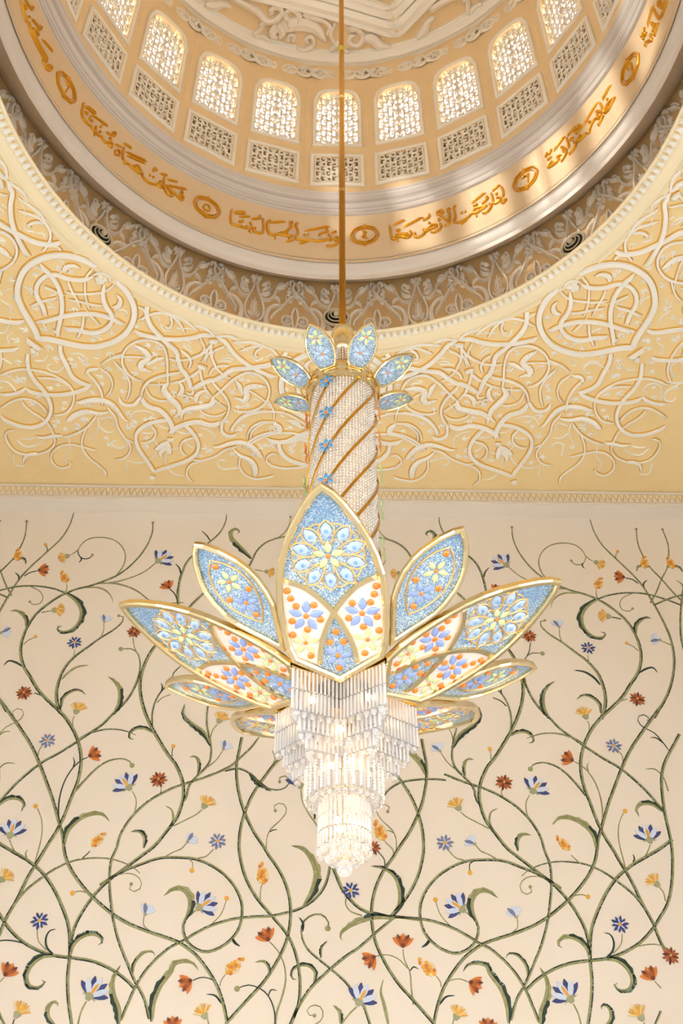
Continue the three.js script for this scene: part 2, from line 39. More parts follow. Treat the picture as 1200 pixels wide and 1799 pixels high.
const CEIL = [["A","t",0.103,3,[[-5.27,-5.203],[-5.018,-5.214],[-4.758,-5.286],[-4.514,-5.352],[-4.261,-5.371],[-3.995,-5.295],[-3.778,-5.173],[-3.611,-4.996],[-3.493,-4.765],[-3.452,-4.562],[-3.476,-4.32],[-3.563,-4.105],[-3.69,-3.948]]],["A","o",0.077,4,[[-5.409,-5.222],[-5.296,-5.344],[-5.17,-5.472]]],["A","o",0.095,3,[[-5.394,-5.476],[-5.339,-5.475],[-5.298,-5.451]]],["A","t",0.077,2,[[-5.136,-4.866],[-4.889,-4.781],[-4.625,-4.693],[-4.369,-4.647],[-4.121,-4.654],[-3.883,-4.727],[-3.654,-4.893]]],["A","t",0.077,2,[[-4.728,-4.995],[-4.495,-4.997],[-4.288,-5.055],[-4.065,-5.009],[-3.878,-4.829],[-3.847,-4.659],[-3.92,-4.483],[-3.943,-4.264],[-3.897,-4.058]]],["A","t",0.034,1,[[-4.565,-4.222],[-4.306,-4.239],[-4.094,-4.223],[-3.896,-4.176],[-3.7,-4.012]]],["A","t",0.034,1,[[-4.555,-4.374],[-4.365,-4.392],[-4.163,-4.454],[-3.948,-4.488]]],["A","l",0.069,1,[[-3.829,-4.525],[-3.708,-4.478],[-3.667,-4.324],[-3.73,-4.238]]],["A","l",0.12,2,[[-4.045,-3.944],[-3.951,-3.953],[-3.863,-3.94],[-3.817,-3.982]]],["A","t",0.034,1,[[-4.079,-3.881],[-3.982,-3.806],[-3.829,-3.813],[-3.771,-3.896],[-3.797,-4.024]]],["A","t",0.034,1,[[-4.288,-4.579],[-4.172,-4.756],[-4.087,-4.913]]],["A","t",0.043,1,[[-4.347,-4.737],[-4.384,-4.919],[-4.53,-5.223]]],["A","t",0.052,1,[[-4.935,-5.045],[-4.83,-5.066],[-4.877,-5.183]]],["A","t",0.077,2,[[-4.856,-5.383],[-4.859,-5.562],[-4.807,-5.803],[-4.743,-6.101],[-4.595,-6.236],[-4.457,-6.302]]],["D","t",0.069,2,[[-4.457,-6.302],[-4.681,-6.429],[-4.961,-6.512],[-5.25,-6.53],[-5.507,-6.484],[-5.655,-6.41]]],["D","t",0.06,1,[[-5.655,-6.41],[-5.856,-6.516],[-6.15,-6.561]]],["A","t",0.069,2,[[-5.463,-5.6],[-5.48,-5.721],[-5.495,-5.917],[-5.448,-6.165],[-5.324,-6.416],[-5.26,-6.699],[-5.287,-6.964],[-5.427,-7.209],[-5.648,-7.349],[-5.865,-7.353],[-6.099,-7.249],[-6.263,-7.103]]],["D","t",0.039,1,[[-6.055,-6.102],[-5.844,-5.986],[-5.61,-5.932],[-5.39,-5.952],[-5.177,-6.01],[-4.975,-6.143],[-4.819,-6.342],[-4.801,-6.586],[-4.877,-6.823],[-5.043,-7.012],[-5.286,-7.071]]],["D","t",0.034,1,[[-5.406,-6.139],[-5.161,-6.134],[-4.948,-6.205],[-4.821,-6.355]]],["D","t",0.034,1,[[-6.227,-6.929],[-6.04,-6.767],[-5.827,-6.658],[-5.635,-6.655],[-5.481,-6.756],[-5.379,-6.939],[-5.369,-7.046]]],["D","t",0.034,1,[[-5.798,-6.71],[-5.685,-6.918],[-5.523,-7.089],[-5.398,-7.262],[-5.35,-7.495],[-5.346,-7.76],[-5.481,-7.962],[-5.726,-8.096],[-5.971,-8.115],[-6.156,-8.032],[-6.251,-7.806],[-6.255,-7.582],[-6.163,-7.469],[-6.05,-7.495]]],["D","l",0.06,1,[[-5.715,-8.09],[-5.89,-8.113],[-6.011,-8.217],[-6.078,-8.409]]],["D","l",0.069,1,[[-5.181,-7.603],[-5.339,-7.606],[-5.527,-7.657],[-5.709,-7.621]]],["D","t",0.039,1,[[-5.208,-7.651],[-4.932,-7.534],[-4.688,-7.358],[-4.46,-7.068]]],["D","t",0.039,1,[[-4.692,-7.385],[-4.814,-7.665],[-4.853,-7.921],[-4.771,-8.178],[-4.602,-8.41],[-4.518,-8.542]]],["D","l",0.043,1,[[-4.543,-8.497],[-4.514,-8.586],[-4.513,-8.773]]],["D","t",0.034,1,[[-4.584,-8.001],[-4.829,-7.892],[-5.038,-7.825],[-5.265,-7.872],[-5.461,-8.076],[-5.501,-8.309],[-5.389,-8.484],[-5.22,-8.451],[-5.135,-8.332],[-5.197,-8.312]]],["A","l",0.095,2,[[-5.044,-7.25],[-4.855,-7.049],[-4.627,-6.951],[-4.401,-6.994],[-4.172,-6.95]]],["A","l",0.095,2,[[-4.78,-6.755],[-4.547,-6.672],[-4.333,-6.655],[-4.152,-6.73],[-4.041,-6.913],[-3.951,-7.125],[-3.863,-7.219]]],["A","t",0.043,1,[[-4.474,-5.996],[-4.374,-6.144],[-4.293,-6.37],[-4.282,-6.628],[-4.319,-6.825]]],["A","l",0.06,1,[[-4.255,-5.905],[-4.418,-5.933],[-4.516,-6.066]]],["A","t",0.034,1,[[-4.235,-5.892],[-4.093,-6.013],[-4.048,-6.238],[-4.113,-6.443],[-4.227,-6.58]]],["A","t",0.034,1,[[-4.206,-5.818],[-4.046,-5.668],[-3.848,-5.565],[-3.733,-5.527]]],["A","t",0.039,1,[[-3.961,-5.739],[-3.819,-5.933],[-3.737,-6.181],[-3.768,-6.437],[-3.854,-6.672]]],["A","t",0.043,1,[[-3.038,-6.065],[-3.004,-5.621],[-3.05,-5.335],[-3.202,-5.22],[-3.401,-5.212],[-3.614,-5.322],[-3.77,-5.54],[-3.812,-5.759],[-3.804,-5.81],[-3.75,-5.981],[-3.635,-6.117],[-3.484,-6.197]]],["A","t",0.043,1,[[-2.998,-5.647],[-3.026,-5.942],[-3.044,-6.231]]],["A","t",0.03,1,[[-4.059,-5.642],[-3.759,-5.6],[-3.482,-5.602],[-3.302,-5.639]]],["A","t",0.034,1,[[-2.98,-5.657],[-2.693,-5.651],[-2.464,-5.562],[-2.266,-5.367]]],["A","l",0.095,1,[[-3.293,-5.639],[-3.393,-5.461],[-3.56,-5.321]]],["A","l",0.095,1,[[-3.303,-5.651],[-3.462,-5.752],[-3.494,-5.9],[-3.423,-5.901],[-3.291,-5.972]]],["A","l",0.069,1,[[-3.061,-5.634],[-3.155,-5.648],[-3.274,-5.724],[-3.412,-5.8]]],["A","t",0.043,2,[[-2.774,-5.95],[-2.945,-5.978],[-3.195,-6.045],[-3.397,-6.175],[-3.512,-6.355],[-3.572,-6.588]]],["A","t",0.06,2,[[-3.586,-6.588],[-3.75,-6.761],[-3.92,-6.738],[-3.989,-6.601]]],["A","t",0.095,2,[[-3.571,-6.627],[-3.446,-6.795],[-3.26,-6.871],[-3.126,-7.082],[-3.068,-7.298],[-3.086,-7.534]]],["A","t",0.03,1,[[-3.461,-6.328],[-3.398,-6.533],[-3.255,-6.634],[-3.055,-6.643]]],["A","t",0.03,1,[[-3.405,-6.251],[-3.235,-6.252],[-3.102,-6.245]]],["A","l",0.103,2,[[-3.044,-6.231],[-3.135,-6.347],[-3.039,-6.577],[-2.904,-6.784],[-2.911,-6.97],[-3.039,-7.094]]],["A","l",0.069,1,[[-2.913,-6.562],[-2.803,-6.392],[-2.825,-6.214],[-2.905,-6.152]]],["A","o",0.069,3,[[-3.2,-7.648],[-3.14,-7.647],[-3.076,-7.645]]],["A","l",0.112,1,[[-3.178,-7.732],[-3.298,-7.833],[-3.483,-7.974]]],["A","l",0.069,1,[[-3.243,-7.889],[-3.355,-8.006],[-3.361,-8.165]]],["A","t",0.069,2,[[-3.07,-7.113],[-3.369,-7.173],[-3.619,-7.309],[-3.773,-7.533],[-3.779,-7.843],[-3.674,-8.157],[-3.563,-8.449],[-3.534,-8.597]]],["A","o",0.086,2,[[-3.651,-8.69],[-3.592,-8.719],[-3.533,-8.748]]],["A","t",0.039,1,[[-3.495,-7.252],[-3.394,-7.415],[-3.435,-7.61],[-3.588,-7.74],[-3.729,-7.757]]],["A","t",0.039,1,[[-4.226,-6.863],[-4.115,-7.048],[-4.095,-7.346],[-3.995,-7.649],[-3.92,-7.845],[-3.964,-8.047],[-4.104,-8.195],[-4.292,-8.242]]],["A","t",0.03,1,[[-3.995,-7.649],[-3.848,-7.751]]],["A","t",0.086,2,[[-3.235,-4.491],[-3.253,-4.692],[-3.204,-4.896],[-3.097,-5.078],[-2.954,-5.286],[-2.823,-5.449],[-2.805,-5.666],[-2.752,-5.91],[-2.733,-5.912],[-2.658,-6.135],[-2.636,-6.376]]],["A","t",0.077,2,[[-3.508,-5.04],[-3.299,-5.105],[-3.069,-5.159],[-2.798,-5.177],[-2.522,-5.136],[-2.281,-5.062],[-2.122,-5.117]]],["A","t",0.043,1,[[-3.408,-4.797],[-3.233,-4.67],[-3.049,-4.61],[-2.857,-4.651],[-2.728,-4.795],[-2.67,-4.954],[-2.644,-5.069]]],["A","t",0.039,1,[[-2.857,-4.651],[-2.684,-4.704],[-2.518,-4.859],[-2.404,-5.018]]],["A","t",0.043,1,[[-2.859,-4.662],[-2.838,-4.82],[-2.902,-4.935],[-2.975,-4.909]]],["A","t",0.039,1,[[-3.391,-4.494],[-3.307,-4.537],[-3.266,-4.648]]],["A","t",0.043,1,[[-2.448,-4.881],[-2.323,-4.89],[-2.204,-4.991],[-2.122,-5.117]]],["A","t",0.043,1,[[-2.749,-5.448],[-2.645,-5.518],[-2.585,-5.686],[-2.647,-5.883]]],["A","o",0.077,3,[[-2.246,-5.213],[-2.146,-5.211],[-2.056,-5.232]]],["A","o",0.077,3,[[-2.481,-5.781],[-2.389,-5.804],[-2.309,-5.852]]],["A","t",0.043,1,[[-2.188,-5.294],[-2.22,-5.509],[-2.147,-5.799]]],["A","t",0.034,1,[[-2.379,-5.157],[-2.321,-5.368],[-2.363,-5.44]]],["A","t",0.034,1,[[-2.347,-5.73],[-2.277,-5.534],[-2.194,-5.389]]],["A","t",0.034,1,[[-2.432,-5.881],[-2.413,-6.13],[-2.355,-6.383]]],["A","t",0.034,1,[[-2.634,-6.072],[-2.433,-5.893]]],["A","t",0.034,1,[[-3.006,-6.223],[-2.715,-6.136]]],["A","t",0.034,1,[[-2.741,-6.442],[-2.647,-6.466],[-2.593,-6.388],[-2.639,-6.363]]],["A","t",0.03,1,[[-2.841,-6.496],[-2.728,-6.519],[-2.7,-6.649]]],["M","t",0.039,1,[[-1.958,-7.475],[-1.881,-7.248],[-1.711,-7.044],[-1.515,-6.931],[-1.259,-6.882],[-1.005,-6.899],[-0.784,-7.004],[-0.625,-7.134],[-0.513,-7.266]]],["M","t",0.039,1,[[-1.734,-7.909],[-1.561,-7.696],[-1.343,-7.531],[-1.146,-7.447],[-0.87,-7.431],[-0.594,-7.482]]],["M","t",0.043,1,[[-1.3,-8.305],[-1.035,-8.401],[-0.8,-8.397],[-0.515,-8.338]]],["M","t",0.039,1,[[-1.827,-8.147],[-1.854,-8.364],[-1.748,-8.606],[-1.567,-8.726],[-1.379,-8.697],[-1.157,-8.619]]],["M","t",0.086,2,[[-0.157,-7.371],[-0.481,-7.468],[-0.791,-7.635],[-1.069,-7.668]]],["M","t",0.086,2,[[-1.077,-7.629],[-1.026,-7.942],[-0.831,-8.176],[-0.481,-8.313],[-0.146,-8.367]]],["M","t",0.034,1,[[-1.233,-8.303],[-1.314,-8.209],[-1.294,-8.089],[-1.192,-7.993],[-1.086,-8.042]]],["M","l",0.069,1,[[-1.139,-7.177],[-1.037,-7.298],[-1.031,-7.525]]],["M","t",0.034,1,[[-1.123,-7.166],[-1.267,-7.146],[-1.431,-7.239],[-1.565,-7.399],[-1.608,-7.639]]],["M","l",0.069,1,[[-0.85,-7.172],[-0.738,-7.192],[-0.626,-7.29],[-0.561,-7.244]]],["A","s",0.021,1,[[-5.155,-4.115],[-5.092,-4.243],[-5.043,-4.264]]],["A","s",0.021,1,[[-4.841,-4.304],[-4.728,-4.258]]],["A","s",0.021,1,[[-4.936,-4.547],[-4.848,-4.545]]],["A","s",0.021,1,[[-4.572,-4.809],[-4.472,-4.852],[-4.378,-4.942]]],["A","s",0.021,1,[[-4.298,-5.125],[-4.178,-5.169],[-4.1,-5.261]]],["A","s",0.021,1,[[-5.37,-5.741],[-5.203,-5.738],[-5.107,-5.615]]],["A","s",0.021,1,[[-4.697,-5.582],[-4.546,-5.555],[-4.401,-5.697]]],["A","s",0.021,1,[[-4.302,-5.647],[-4.212,-5.669]]],["A","s",0.021,1,[[-5.604,-4.275],[-5.551,-4.188],[-5.459,-4.164]]],["D","s",0.021,1,[[-5.73,-7.683],[-5.895,-7.715],[-6.009,-7.689]]],["D","s",0.021,1,[[-6.08,-7.746],[-5.953,-7.914],[-5.747,-7.881],[-5.561,-7.736]]],["D","s",0.021,1,[[-4.456,-7.108],[-4.458,-7.326],[-4.587,-7.605],[-4.699,-7.691]]],["D","s",0.021,1,[[-4.452,-7.353],[-4.333,-7.489],[-4.174,-7.485]]],["D","s",0.021,1,[[-5.073,-7.67],[-5.099,-7.954],[-5.238,-8.188],[-5.226,-8.363]]],["D","s",0.021,1,[[-4.405,-7.161],[-4.202,-7.103],[-4.195,-7.348]]],["D","s",0.021,1,[[-6.24,-8.149],[-6.237,-8.442],[-6.059,-8.468]]],["A","s",0.021,1,[[-3.151,-4.735],[-3.077,-4.711],[-3.055,-4.847]]],["A","s",0.021,1,[[-3.04,-4.87],[-2.999,-5.006],[-2.855,-5.004]]],["A","s",0.021,1,[[-2.778,-4.956],[-2.598,-4.952],[-2.491,-4.973]]],["A","s",0.021,1,[[-2.72,-5.328],[-2.635,-5.398],[-2.534,-5.515]]],["A","s",0.021,1,[[-3.855,-7.151],[-3.735,-6.96],[-3.538,-6.929],[-3.371,-7.006]]],["A","s",0.021,1,[[-3.371,-7.195],[-3.287,-7.33],[-3.135,-7.382]]],["A","s",0.021,1,[[-3.661,-7.503],[-3.523,-7.514],[-3.4,-7.47]]],["A","s",0.021,1,[[-3.463,-7.695],[-3.384,-7.892],[-3.559,-8.213],[-3.836,-8.336],[-4.05,-8.252]]],["A","s",0.021,1,[[-4.061,-8.34],[-4.07,-8.578]]],["A","s",0.021,1,[[-3.211,-6.196],[-3.21,-6.374],[-3.3,-6.505]]],["A","s",0.021,1,[[-2.73,-6.545],[-2.762,-6.702],[-2.811,-6.599]]],["A","s",0.021,1,[[-2.043,-5.655],[-1.935,-5.613],[-1.8,-5.65]]],["A","s",0.021,1,[[-1.946,-5.534],[-1.84,-5.532]]],["A","s",0.021,1,[[-3.732,-5.684],[-3.605,-5.706],[-3.598,-5.803]]],["A","s",0.021,1,[[-2.907,-5.571],[-2.838,-5.618]]],["A","s",0.021,1,[[-3.897,-5.812],[-3.885,-6.009]]],["A","s",0.021,1,[[-2.928,-5.792],[-2.823,-5.864]]]];
const CALLIG = {"words":{"bassan":[[0.06,[[-22.66,20.185],[-22.81,20.032],[-22.72,19.816],[-22.31,19.705],[-21.48,19.702],[-20.76,19.708],[-20.27,19.738],[-19.99,19.708],[-19.44,19.726],[-19.27,19.781],[-18.84,19.747],[-18.29,19.772],[-18.19,19.863],[-18.66,19.968]]],[0.05,[[-22.14,20.118],[-19.66,20.247]]],[0.05,[[-22.1,20.072],[-19.63,20.2]]],[0.05,[[-20.97,20.02],[-18.56,20.147]]],[0.05,[[-20.99,19.885],[-20.7,19.852],[-20.47,19.895],[-20.21,19.885],[-20.08,19.931]]],[0.075,[[-18.62,19.64],[-18.42,19.657]]]],"jibalu":[[0.05,[[-18.36,20.069],[-16.91,20.149],[-16.56,20.18],[-16.55,20.253],[-16.93,20.196]]],[0.06,[[-15.95,20.197],[-15.72,20.039],[-15.64,19.789],[-16.05,19.695],[-16.85,19.67],[-17.48,19.698],[-17.62,19.762],[-17.26,19.849]]],[0.06,[[-14.26,20.214],[-14.78,20.122],[-14.66,19.858],[-14.25,19.747],[-13.73,19.718],[-13.04,19.757]]],[0.05,[[-14.42,20.112],[-11.8,20.224]]],[0.06,[[-14.57,19.848],[-14.11,19.739],[-13.17,19.75],[-12.38,19.797],[-11.17,19.791],[-9.69,19.81],[-9.3,19.84]]],[0.06,[[-9.67,20.191],[-10.68,19.952],[-11.6,19.862],[-12.27,19.853]]],[0.06,[[-12.27,19.853],[-11.99,19.83],[-10.25,19.879]]],[0.05,[[-14.42,20.118],[-10.92,20.26]]],[0.05,[[-10.23,20.24],[-9.57,20.29],[-9.94,20.163],[-9.24,20.106]]],[0.05,[[-10.7,19.607],[-9.06,19.7]]],[0.075,[[-13.19,19.642],[-12.86,19.652]]],[0.075,[[-10.27,19.722],[-9.87,19.732]]]],"bussat":[[0.06,[[-8.2,20.28],[-8.87,20.232],[-8.49,20.091],[-8.32,19.947],[-8.75,19.811],[-8.6,19.742],[-7.39,19.726],[-6.06,19.75],[-4.99,19.756],[-4.06,19.737],[-2.86,19.77],[-2.2,19.807],[-1.4,19.792],[-1.27,19.897],[-1.88,19.999]]],[0.05,[[-6.93,20.039],[-1.36,20.279]]],[0.05,[[-7.89,19.602],[-6.18,19.696]]],[0.05,[[-3.42,19.996],[-2.62,20.046],[-2.02,20.082],[-2.03,20.168],[-2.43,20.143]]],[0.05,[[-3.82,19.939],[-3.42,19.996]]],[0.07,[[-7.16,19.897],[-6.63,19.907]]],[0.07,[[-6.3,19.92],[-5.89,19.926]]]],"wa":[[0.06,[[-2.19,19.621],[-1.12,19.607],[-0.07,19.683],[0.33,19.83],[0.07,19.903],[-0.4,19.88],[-0.33,19.807],[0.27,19.799]]],[0.05,[[-1.14,20.024],[-0.0,20.114]]]],"rajjan":[[0.06,[[11.31,20.182],[11.38,20.027],[11.54,19.778],[11.76,19.716],[12.48,19.707],[12.98,19.759],[13.93,19.723],[14.75,19.67],[15.5,19.721],[15.79,19.805],[15.4,19.893]]],[0.06,[[12.38,19.775],[12.77,19.84],[13.85,19.828],[14.99,19.794],[13.94,19.751],[12.98,19.75]]],[0.05,[[11.92,20.167],[14.66,20.281]]],[0.05,[[12.63,19.948],[12.95,19.987],[13.11,19.944],[13.38,19.994]]],[0.05,[[14.07,20.04],[18.71,20.238]]],[0.075,[[12.57,19.63],[12.99,19.638]]]],"ard":[[0.06,[[16.57,19.796],[16.5,19.658],[17.02,19.603],[18.01,19.64],[18.6,19.719],[18.36,19.823],[18.92,19.735],[19.92,19.777],[21.03,19.783],[21.2,19.86],[20.49,19.893],[19.7,19.824],[18.69,19.772]]],[0.06,[[19.86,19.685],[20.69,19.631],[21.56,19.656],[22.18,19.748],[21.96,19.881]]],[0.06,[[24.6,20.251],[23.95,20.219],[24.23,20.098],[24.14,19.893],[23.85,19.757],[22.85,19.734]]],[0.06,[[23.79,19.836],[22.92,20.014],[21.9,20.161],[21.43,20.203]]],[0.06,[[21.32,20.227],[22.61,20.28],[22.79,20.174],[22.28,20.161]]],[0.05,[[21.52,19.968],[22.03,19.982],[21.69,20.037]]],[0.05,[[18.39,20.107],[19.66,20.159],[19.96,20.252],[19.59,20.249]]],[0.075,[[19.56,19.991],[19.98,19.973]]]],"rujjat":[[0.06,[[25.94,20.261],[25.34,20.228],[25.39,20.052],[25.38,19.881],[25.04,19.768],[25.67,19.695],[26.79,19.687],[28.21,19.731],[28.89,19.791],[29.99,19.747],[31.31,19.789],[32.55,19.813]]],[0.06,[[32.55,19.813],[30.87,19.867],[29.88,19.897],[29.46,19.858],[29.53,19.797]]],[0.06,[[31.17,19.657],[32.02,19.616],[32.99,19.686],[33.29,19.777],[32.91,19.844]]],[0.05,[[29.06,20.114],[32.57,20.263]]],[0.05,[[26.46,19.594],[27.78,19.674]]],[0.05,[[29.46,19.992],[29.86,20.012],[29.95,19.968],[30.39,20.024]]],[0.05,[[31.34,19.948],[32.28,19.985],[32.86,20.039],[32.66,20.101],[32.42,20.052]]],[0.07,[[26.63,19.951],[27.0,19.938]]],[0.07,[[27.33,19.956],[27.76,19.939]]],[0.07,[[29.65,19.657],[30.02,19.651]]]],"idha":[[0.06,[[33.69,20.148],[33.84,19.983],[33.88,19.789],[34.35,19.744],[35.55,19.772],[35.39,19.86],[34.54,19.909]]],[0.06,[[36.04,20.182],[36.3,20.015],[36.13,19.819]]],[0.05,[[33.92,20.179],[35.99,20.255]]],[0.05,[[35.59,19.637],[36.01,19.716],[36.64,19.701],[36.18,19.645],[35.65,19.632]]],[0.07,[[34.56,20.042],[35.05,20.012]]]],"khafida":[[0.055,[[65.3,19.777],[64.12,19.824],[62.62,19.828],[61.87,19.744],[62.89,19.691],[65.08,19.775]]],[0.055,[[61.56,20.147],[61.72,19.887],[61.84,19.735]]],[0.045,[[65.29,20.229],[62.14,20.124]]],[0.045,[[61.29,20.249],[55.93,20.008]]],[0.07,[[63.28,19.989],[63.56,19.971]]],[0.055,[[61.58,19.713],[60.44,19.634],[59.57,19.611]]],[0.055,[[61.44,19.781],[60.82,19.944],[60.19,19.938],[60.46,19.801],[61.25,19.785]]],[0.055,[[60.62,19.704],[59.76,19.851],[58.74,19.848],[57.74,19.765],[57.38,19.694],[56.74,19.755],[55.73,19.742],[54.29,19.783],[55.41,19.857],[55.88,19.723]]],[0.07,[[57.93,19.972],[58.28,19.949]]],[0.07,[[60.19,20.023],[60.6,19.977]]]],"rafia":[[0.055,[[53.52,19.868],[53.91,19.783],[53.29,19.668],[51.77,19.65]]],[0.055,[[52.19,20.194],[52.33,19.98],[52.21,19.825]]],[0.055,[[51.72,19.812],[51.12,19.981],[50.78,19.9],[51.49,19.791],[50.78,19.707],[49.74,19.637]]],[0.055,[[50.29,19.837],[49.24,19.861],[49.44,19.767],[48.14,19.746],[46.8,19.797],[47.83,19.876],[48.16,19.756]]],[0.045,[[52.17,20.282],[48.71,20.117]]],[0.045,[[55.27,20.244],[52.38,20.195]]],[0.045,[[52.82,19.992],[53.28,20.032],[53.43,19.964],[53.72,20.013]]],[0.045,[[54.32,20.071],[54.33,20.169],[55.06,20.147],[55.73,20.183],[55.95,20.105],[55.16,20.012],[54.43,20.033]]],[0.06,[[50.49,20.043],[51.0,20.019]]],[0.06,[[46.92,20.025],[48.17,20.02]]],[0.06,[[46.76,20.14],[47.35,20.222],[47.77,20.151],[48.47,20.243]]]],"munbath":[[0.055,[[-59.53,20.098],[-59.38,19.955],[-59.2,19.751],[-58.6,19.677],[-57.49,19.672],[-56.38,19.714],[-55.9,19.683],[-55.27,19.696],[-55.2,19.779],[-55.42,19.878]]],[0.055,[[-55.01,19.724],[-54.59,19.683],[-53.67,19.74],[-53.21,19.704],[-52.54,19.693],[-51.94,19.77],[-51.36,19.859],[-50.88,19.839],[-50.97,19.73],[-51.63,19.744],[-51.93,19.764]]],[0.045,[[-58.73,20.116],[-55.93,20.219]]],[0.045,[[-59.03,20.039],[-56.18,20.15]]],[0.045,[[-57.29,19.928],[-56.74,20.039],[-52.73,20.214]]],[0.045,[[-54.39,19.951],[-54.3,20.029],[-53.95,20.11]]],[0.045,[[-52.81,20.006],[-51.64,20.06],[-50.78,20.144],[-50.82,20.229],[-51.27,20.197],[-51.37,20.118]]],[0.06,[[-58.74,19.9],[-57.86,19.936]]],[0.06,[[-57.38,19.85],[-56.29,19.905]]],[0.06,[[-55.37,19.595],[-55.08,19.61]]],[0.06,[[-54.38,19.824],[-54.03,19.846]]],[0.06,[[-51.9,19.937],[-51.29,19.949]]]],"haba":[[0.055,[[-48.26,20.07],[-48.11,19.881],[-47.8,19.712],[-47.05,19.671],[-46.14,19.697],[-44.96,19.675],[-43.67,19.687],[-43.42,19.764],[-44.34,19.87],[-44.98,19.8],[-44.48,19.727],[-43.54,19.725]]],[0.045,[[-50.26,19.918],[-48.63,20.0]]],[0.045,[[-48.54,20.168],[-46.37,20.226]]],[0.045,[[-47.7,19.98],[-42.43,20.216]]],[0.045,[[-47.19,19.911],[-42.73,20.106]]],[0.045,[[-49.88,19.619],[-48.74,19.742],[-49.12,19.838],[-49.84,19.751],[-49.76,19.659]]],[0.06,[[-47.42,19.604],[-47.12,19.651]]]],"fakanat":[[0.055,[[-42.87,19.771],[-42.81,19.675],[-41.89,19.618],[-40.64,19.641],[-39.5,19.726],[-38.57,19.712],[-38.34,19.81],[-39.43,19.809]]],[0.055,[[-38.23,20.128],[-38.03,19.915],[-37.49,19.71],[-36.52,19.646],[-35.72,19.716],[-37.35,19.875]]],[0.055,[[-37.35,19.875],[-35.3,19.802],[-33.8,19.726],[-33.32,19.84],[-33.97,19.864],[-34.22,19.78],[-33.54,19.798]]],[0.055,[[-37.56,19.895],[-32.73,20.17]]],[0.045,[[-39.32,20.127],[-37.45,20.227]]],[0.045,[[-37.46,20.096],[-35.01,20.225]]],[0.045,[[-40.84,20.029],[-40.6,20.183],[-40.26,20.139],[-39.95,20.182]]],[0.045,[[-33.75,20.061],[-34.05,19.934],[-33.56,19.974]]],[0.06,[[-41.5,19.847],[-41.24,19.86]]],[0.06,[[-40.69,19.864],[-40.36,19.884]]],[0.06,[[-39.06,19.87],[-38.74,19.9]]]],"kadhiba":[[0.055,[[84.93,19.655],[83.66,19.641],[82.25,19.653],[81.33,19.713],[81.03,19.854],[80.92,20.168]]],[0.055,[[84.41,19.762],[83.22,19.758],[82.72,19.833],[82.64,19.917],[83.37,19.977]]],[0.045,[[81.32,20.243],[77.78,20.075]]],[0.045,[[83.02,20.049],[82.12,19.955]]],[0.06,[[80.72,19.697],[80.01,19.659],[79.08,19.636],[78.57,19.598]]],[0.06,[[80.01,19.823],[79.2,19.761],[78.52,19.755]]],[0.06,[[75.56,19.781],[76.47,19.817],[77.03,19.739],[77.87,19.65],[77.24,19.648]]],[0.06,[[77.14,20.213],[76.78,20.169],[76.45,20.093],[77.02,20.013],[76.19,20.033],[75.84,19.988]]],[0.06,[[76.1,20.188],[75.62,20.112]]],[0.07,[[79.16,19.989],[79.31,19.85]]],[0.07,[[77.85,19.815],[77.93,19.732]]]],"kuntum":[[0.055,[[-82.13,19.747],[-81.07,19.724],[-79.84,19.7],[-78.72,19.685],[-78.09,19.76],[-76.97,19.692],[-75.22,19.678],[-73.31,19.688],[-70.74,19.713]]],[0.055,[[-76.89,19.835],[-75.51,19.782],[-73.41,19.795],[-70.79,19.813],[-70.7,19.704]]],[0.055,[[-76.27,19.907],[-74.34,19.971]]],[0.055,[[-71.69,19.622],[-70.91,19.589],[-69.98,19.597],[-69.1,19.701],[-68.98,19.799],[-69.58,19.79],[-69.77,19.711],[-69.11,19.747]]],[0.045,[[-80.9,20.002],[-79.33,20.077],[-78.33,20.165],[-78.48,20.234],[-79.05,20.102]]],[0.045,[[-77.57,19.974],[-75.77,20.085],[-74.77,20.113],[-74.74,20.233],[-75.39,20.125]]],[0.045,[[-73.51,20.029],[-69.81,20.208]]],[0.06,[[-80.73,19.857],[-79.61,19.891]]],[0.06,[[-78.52,19.883],[-78.16,19.891]]]]},"medals":{"6":[-64.38,19.882],"5":[-28.09,19.909],"4":[5.92,19.952],"3":[41.51,19.943],"2":[70.56,19.898]}};
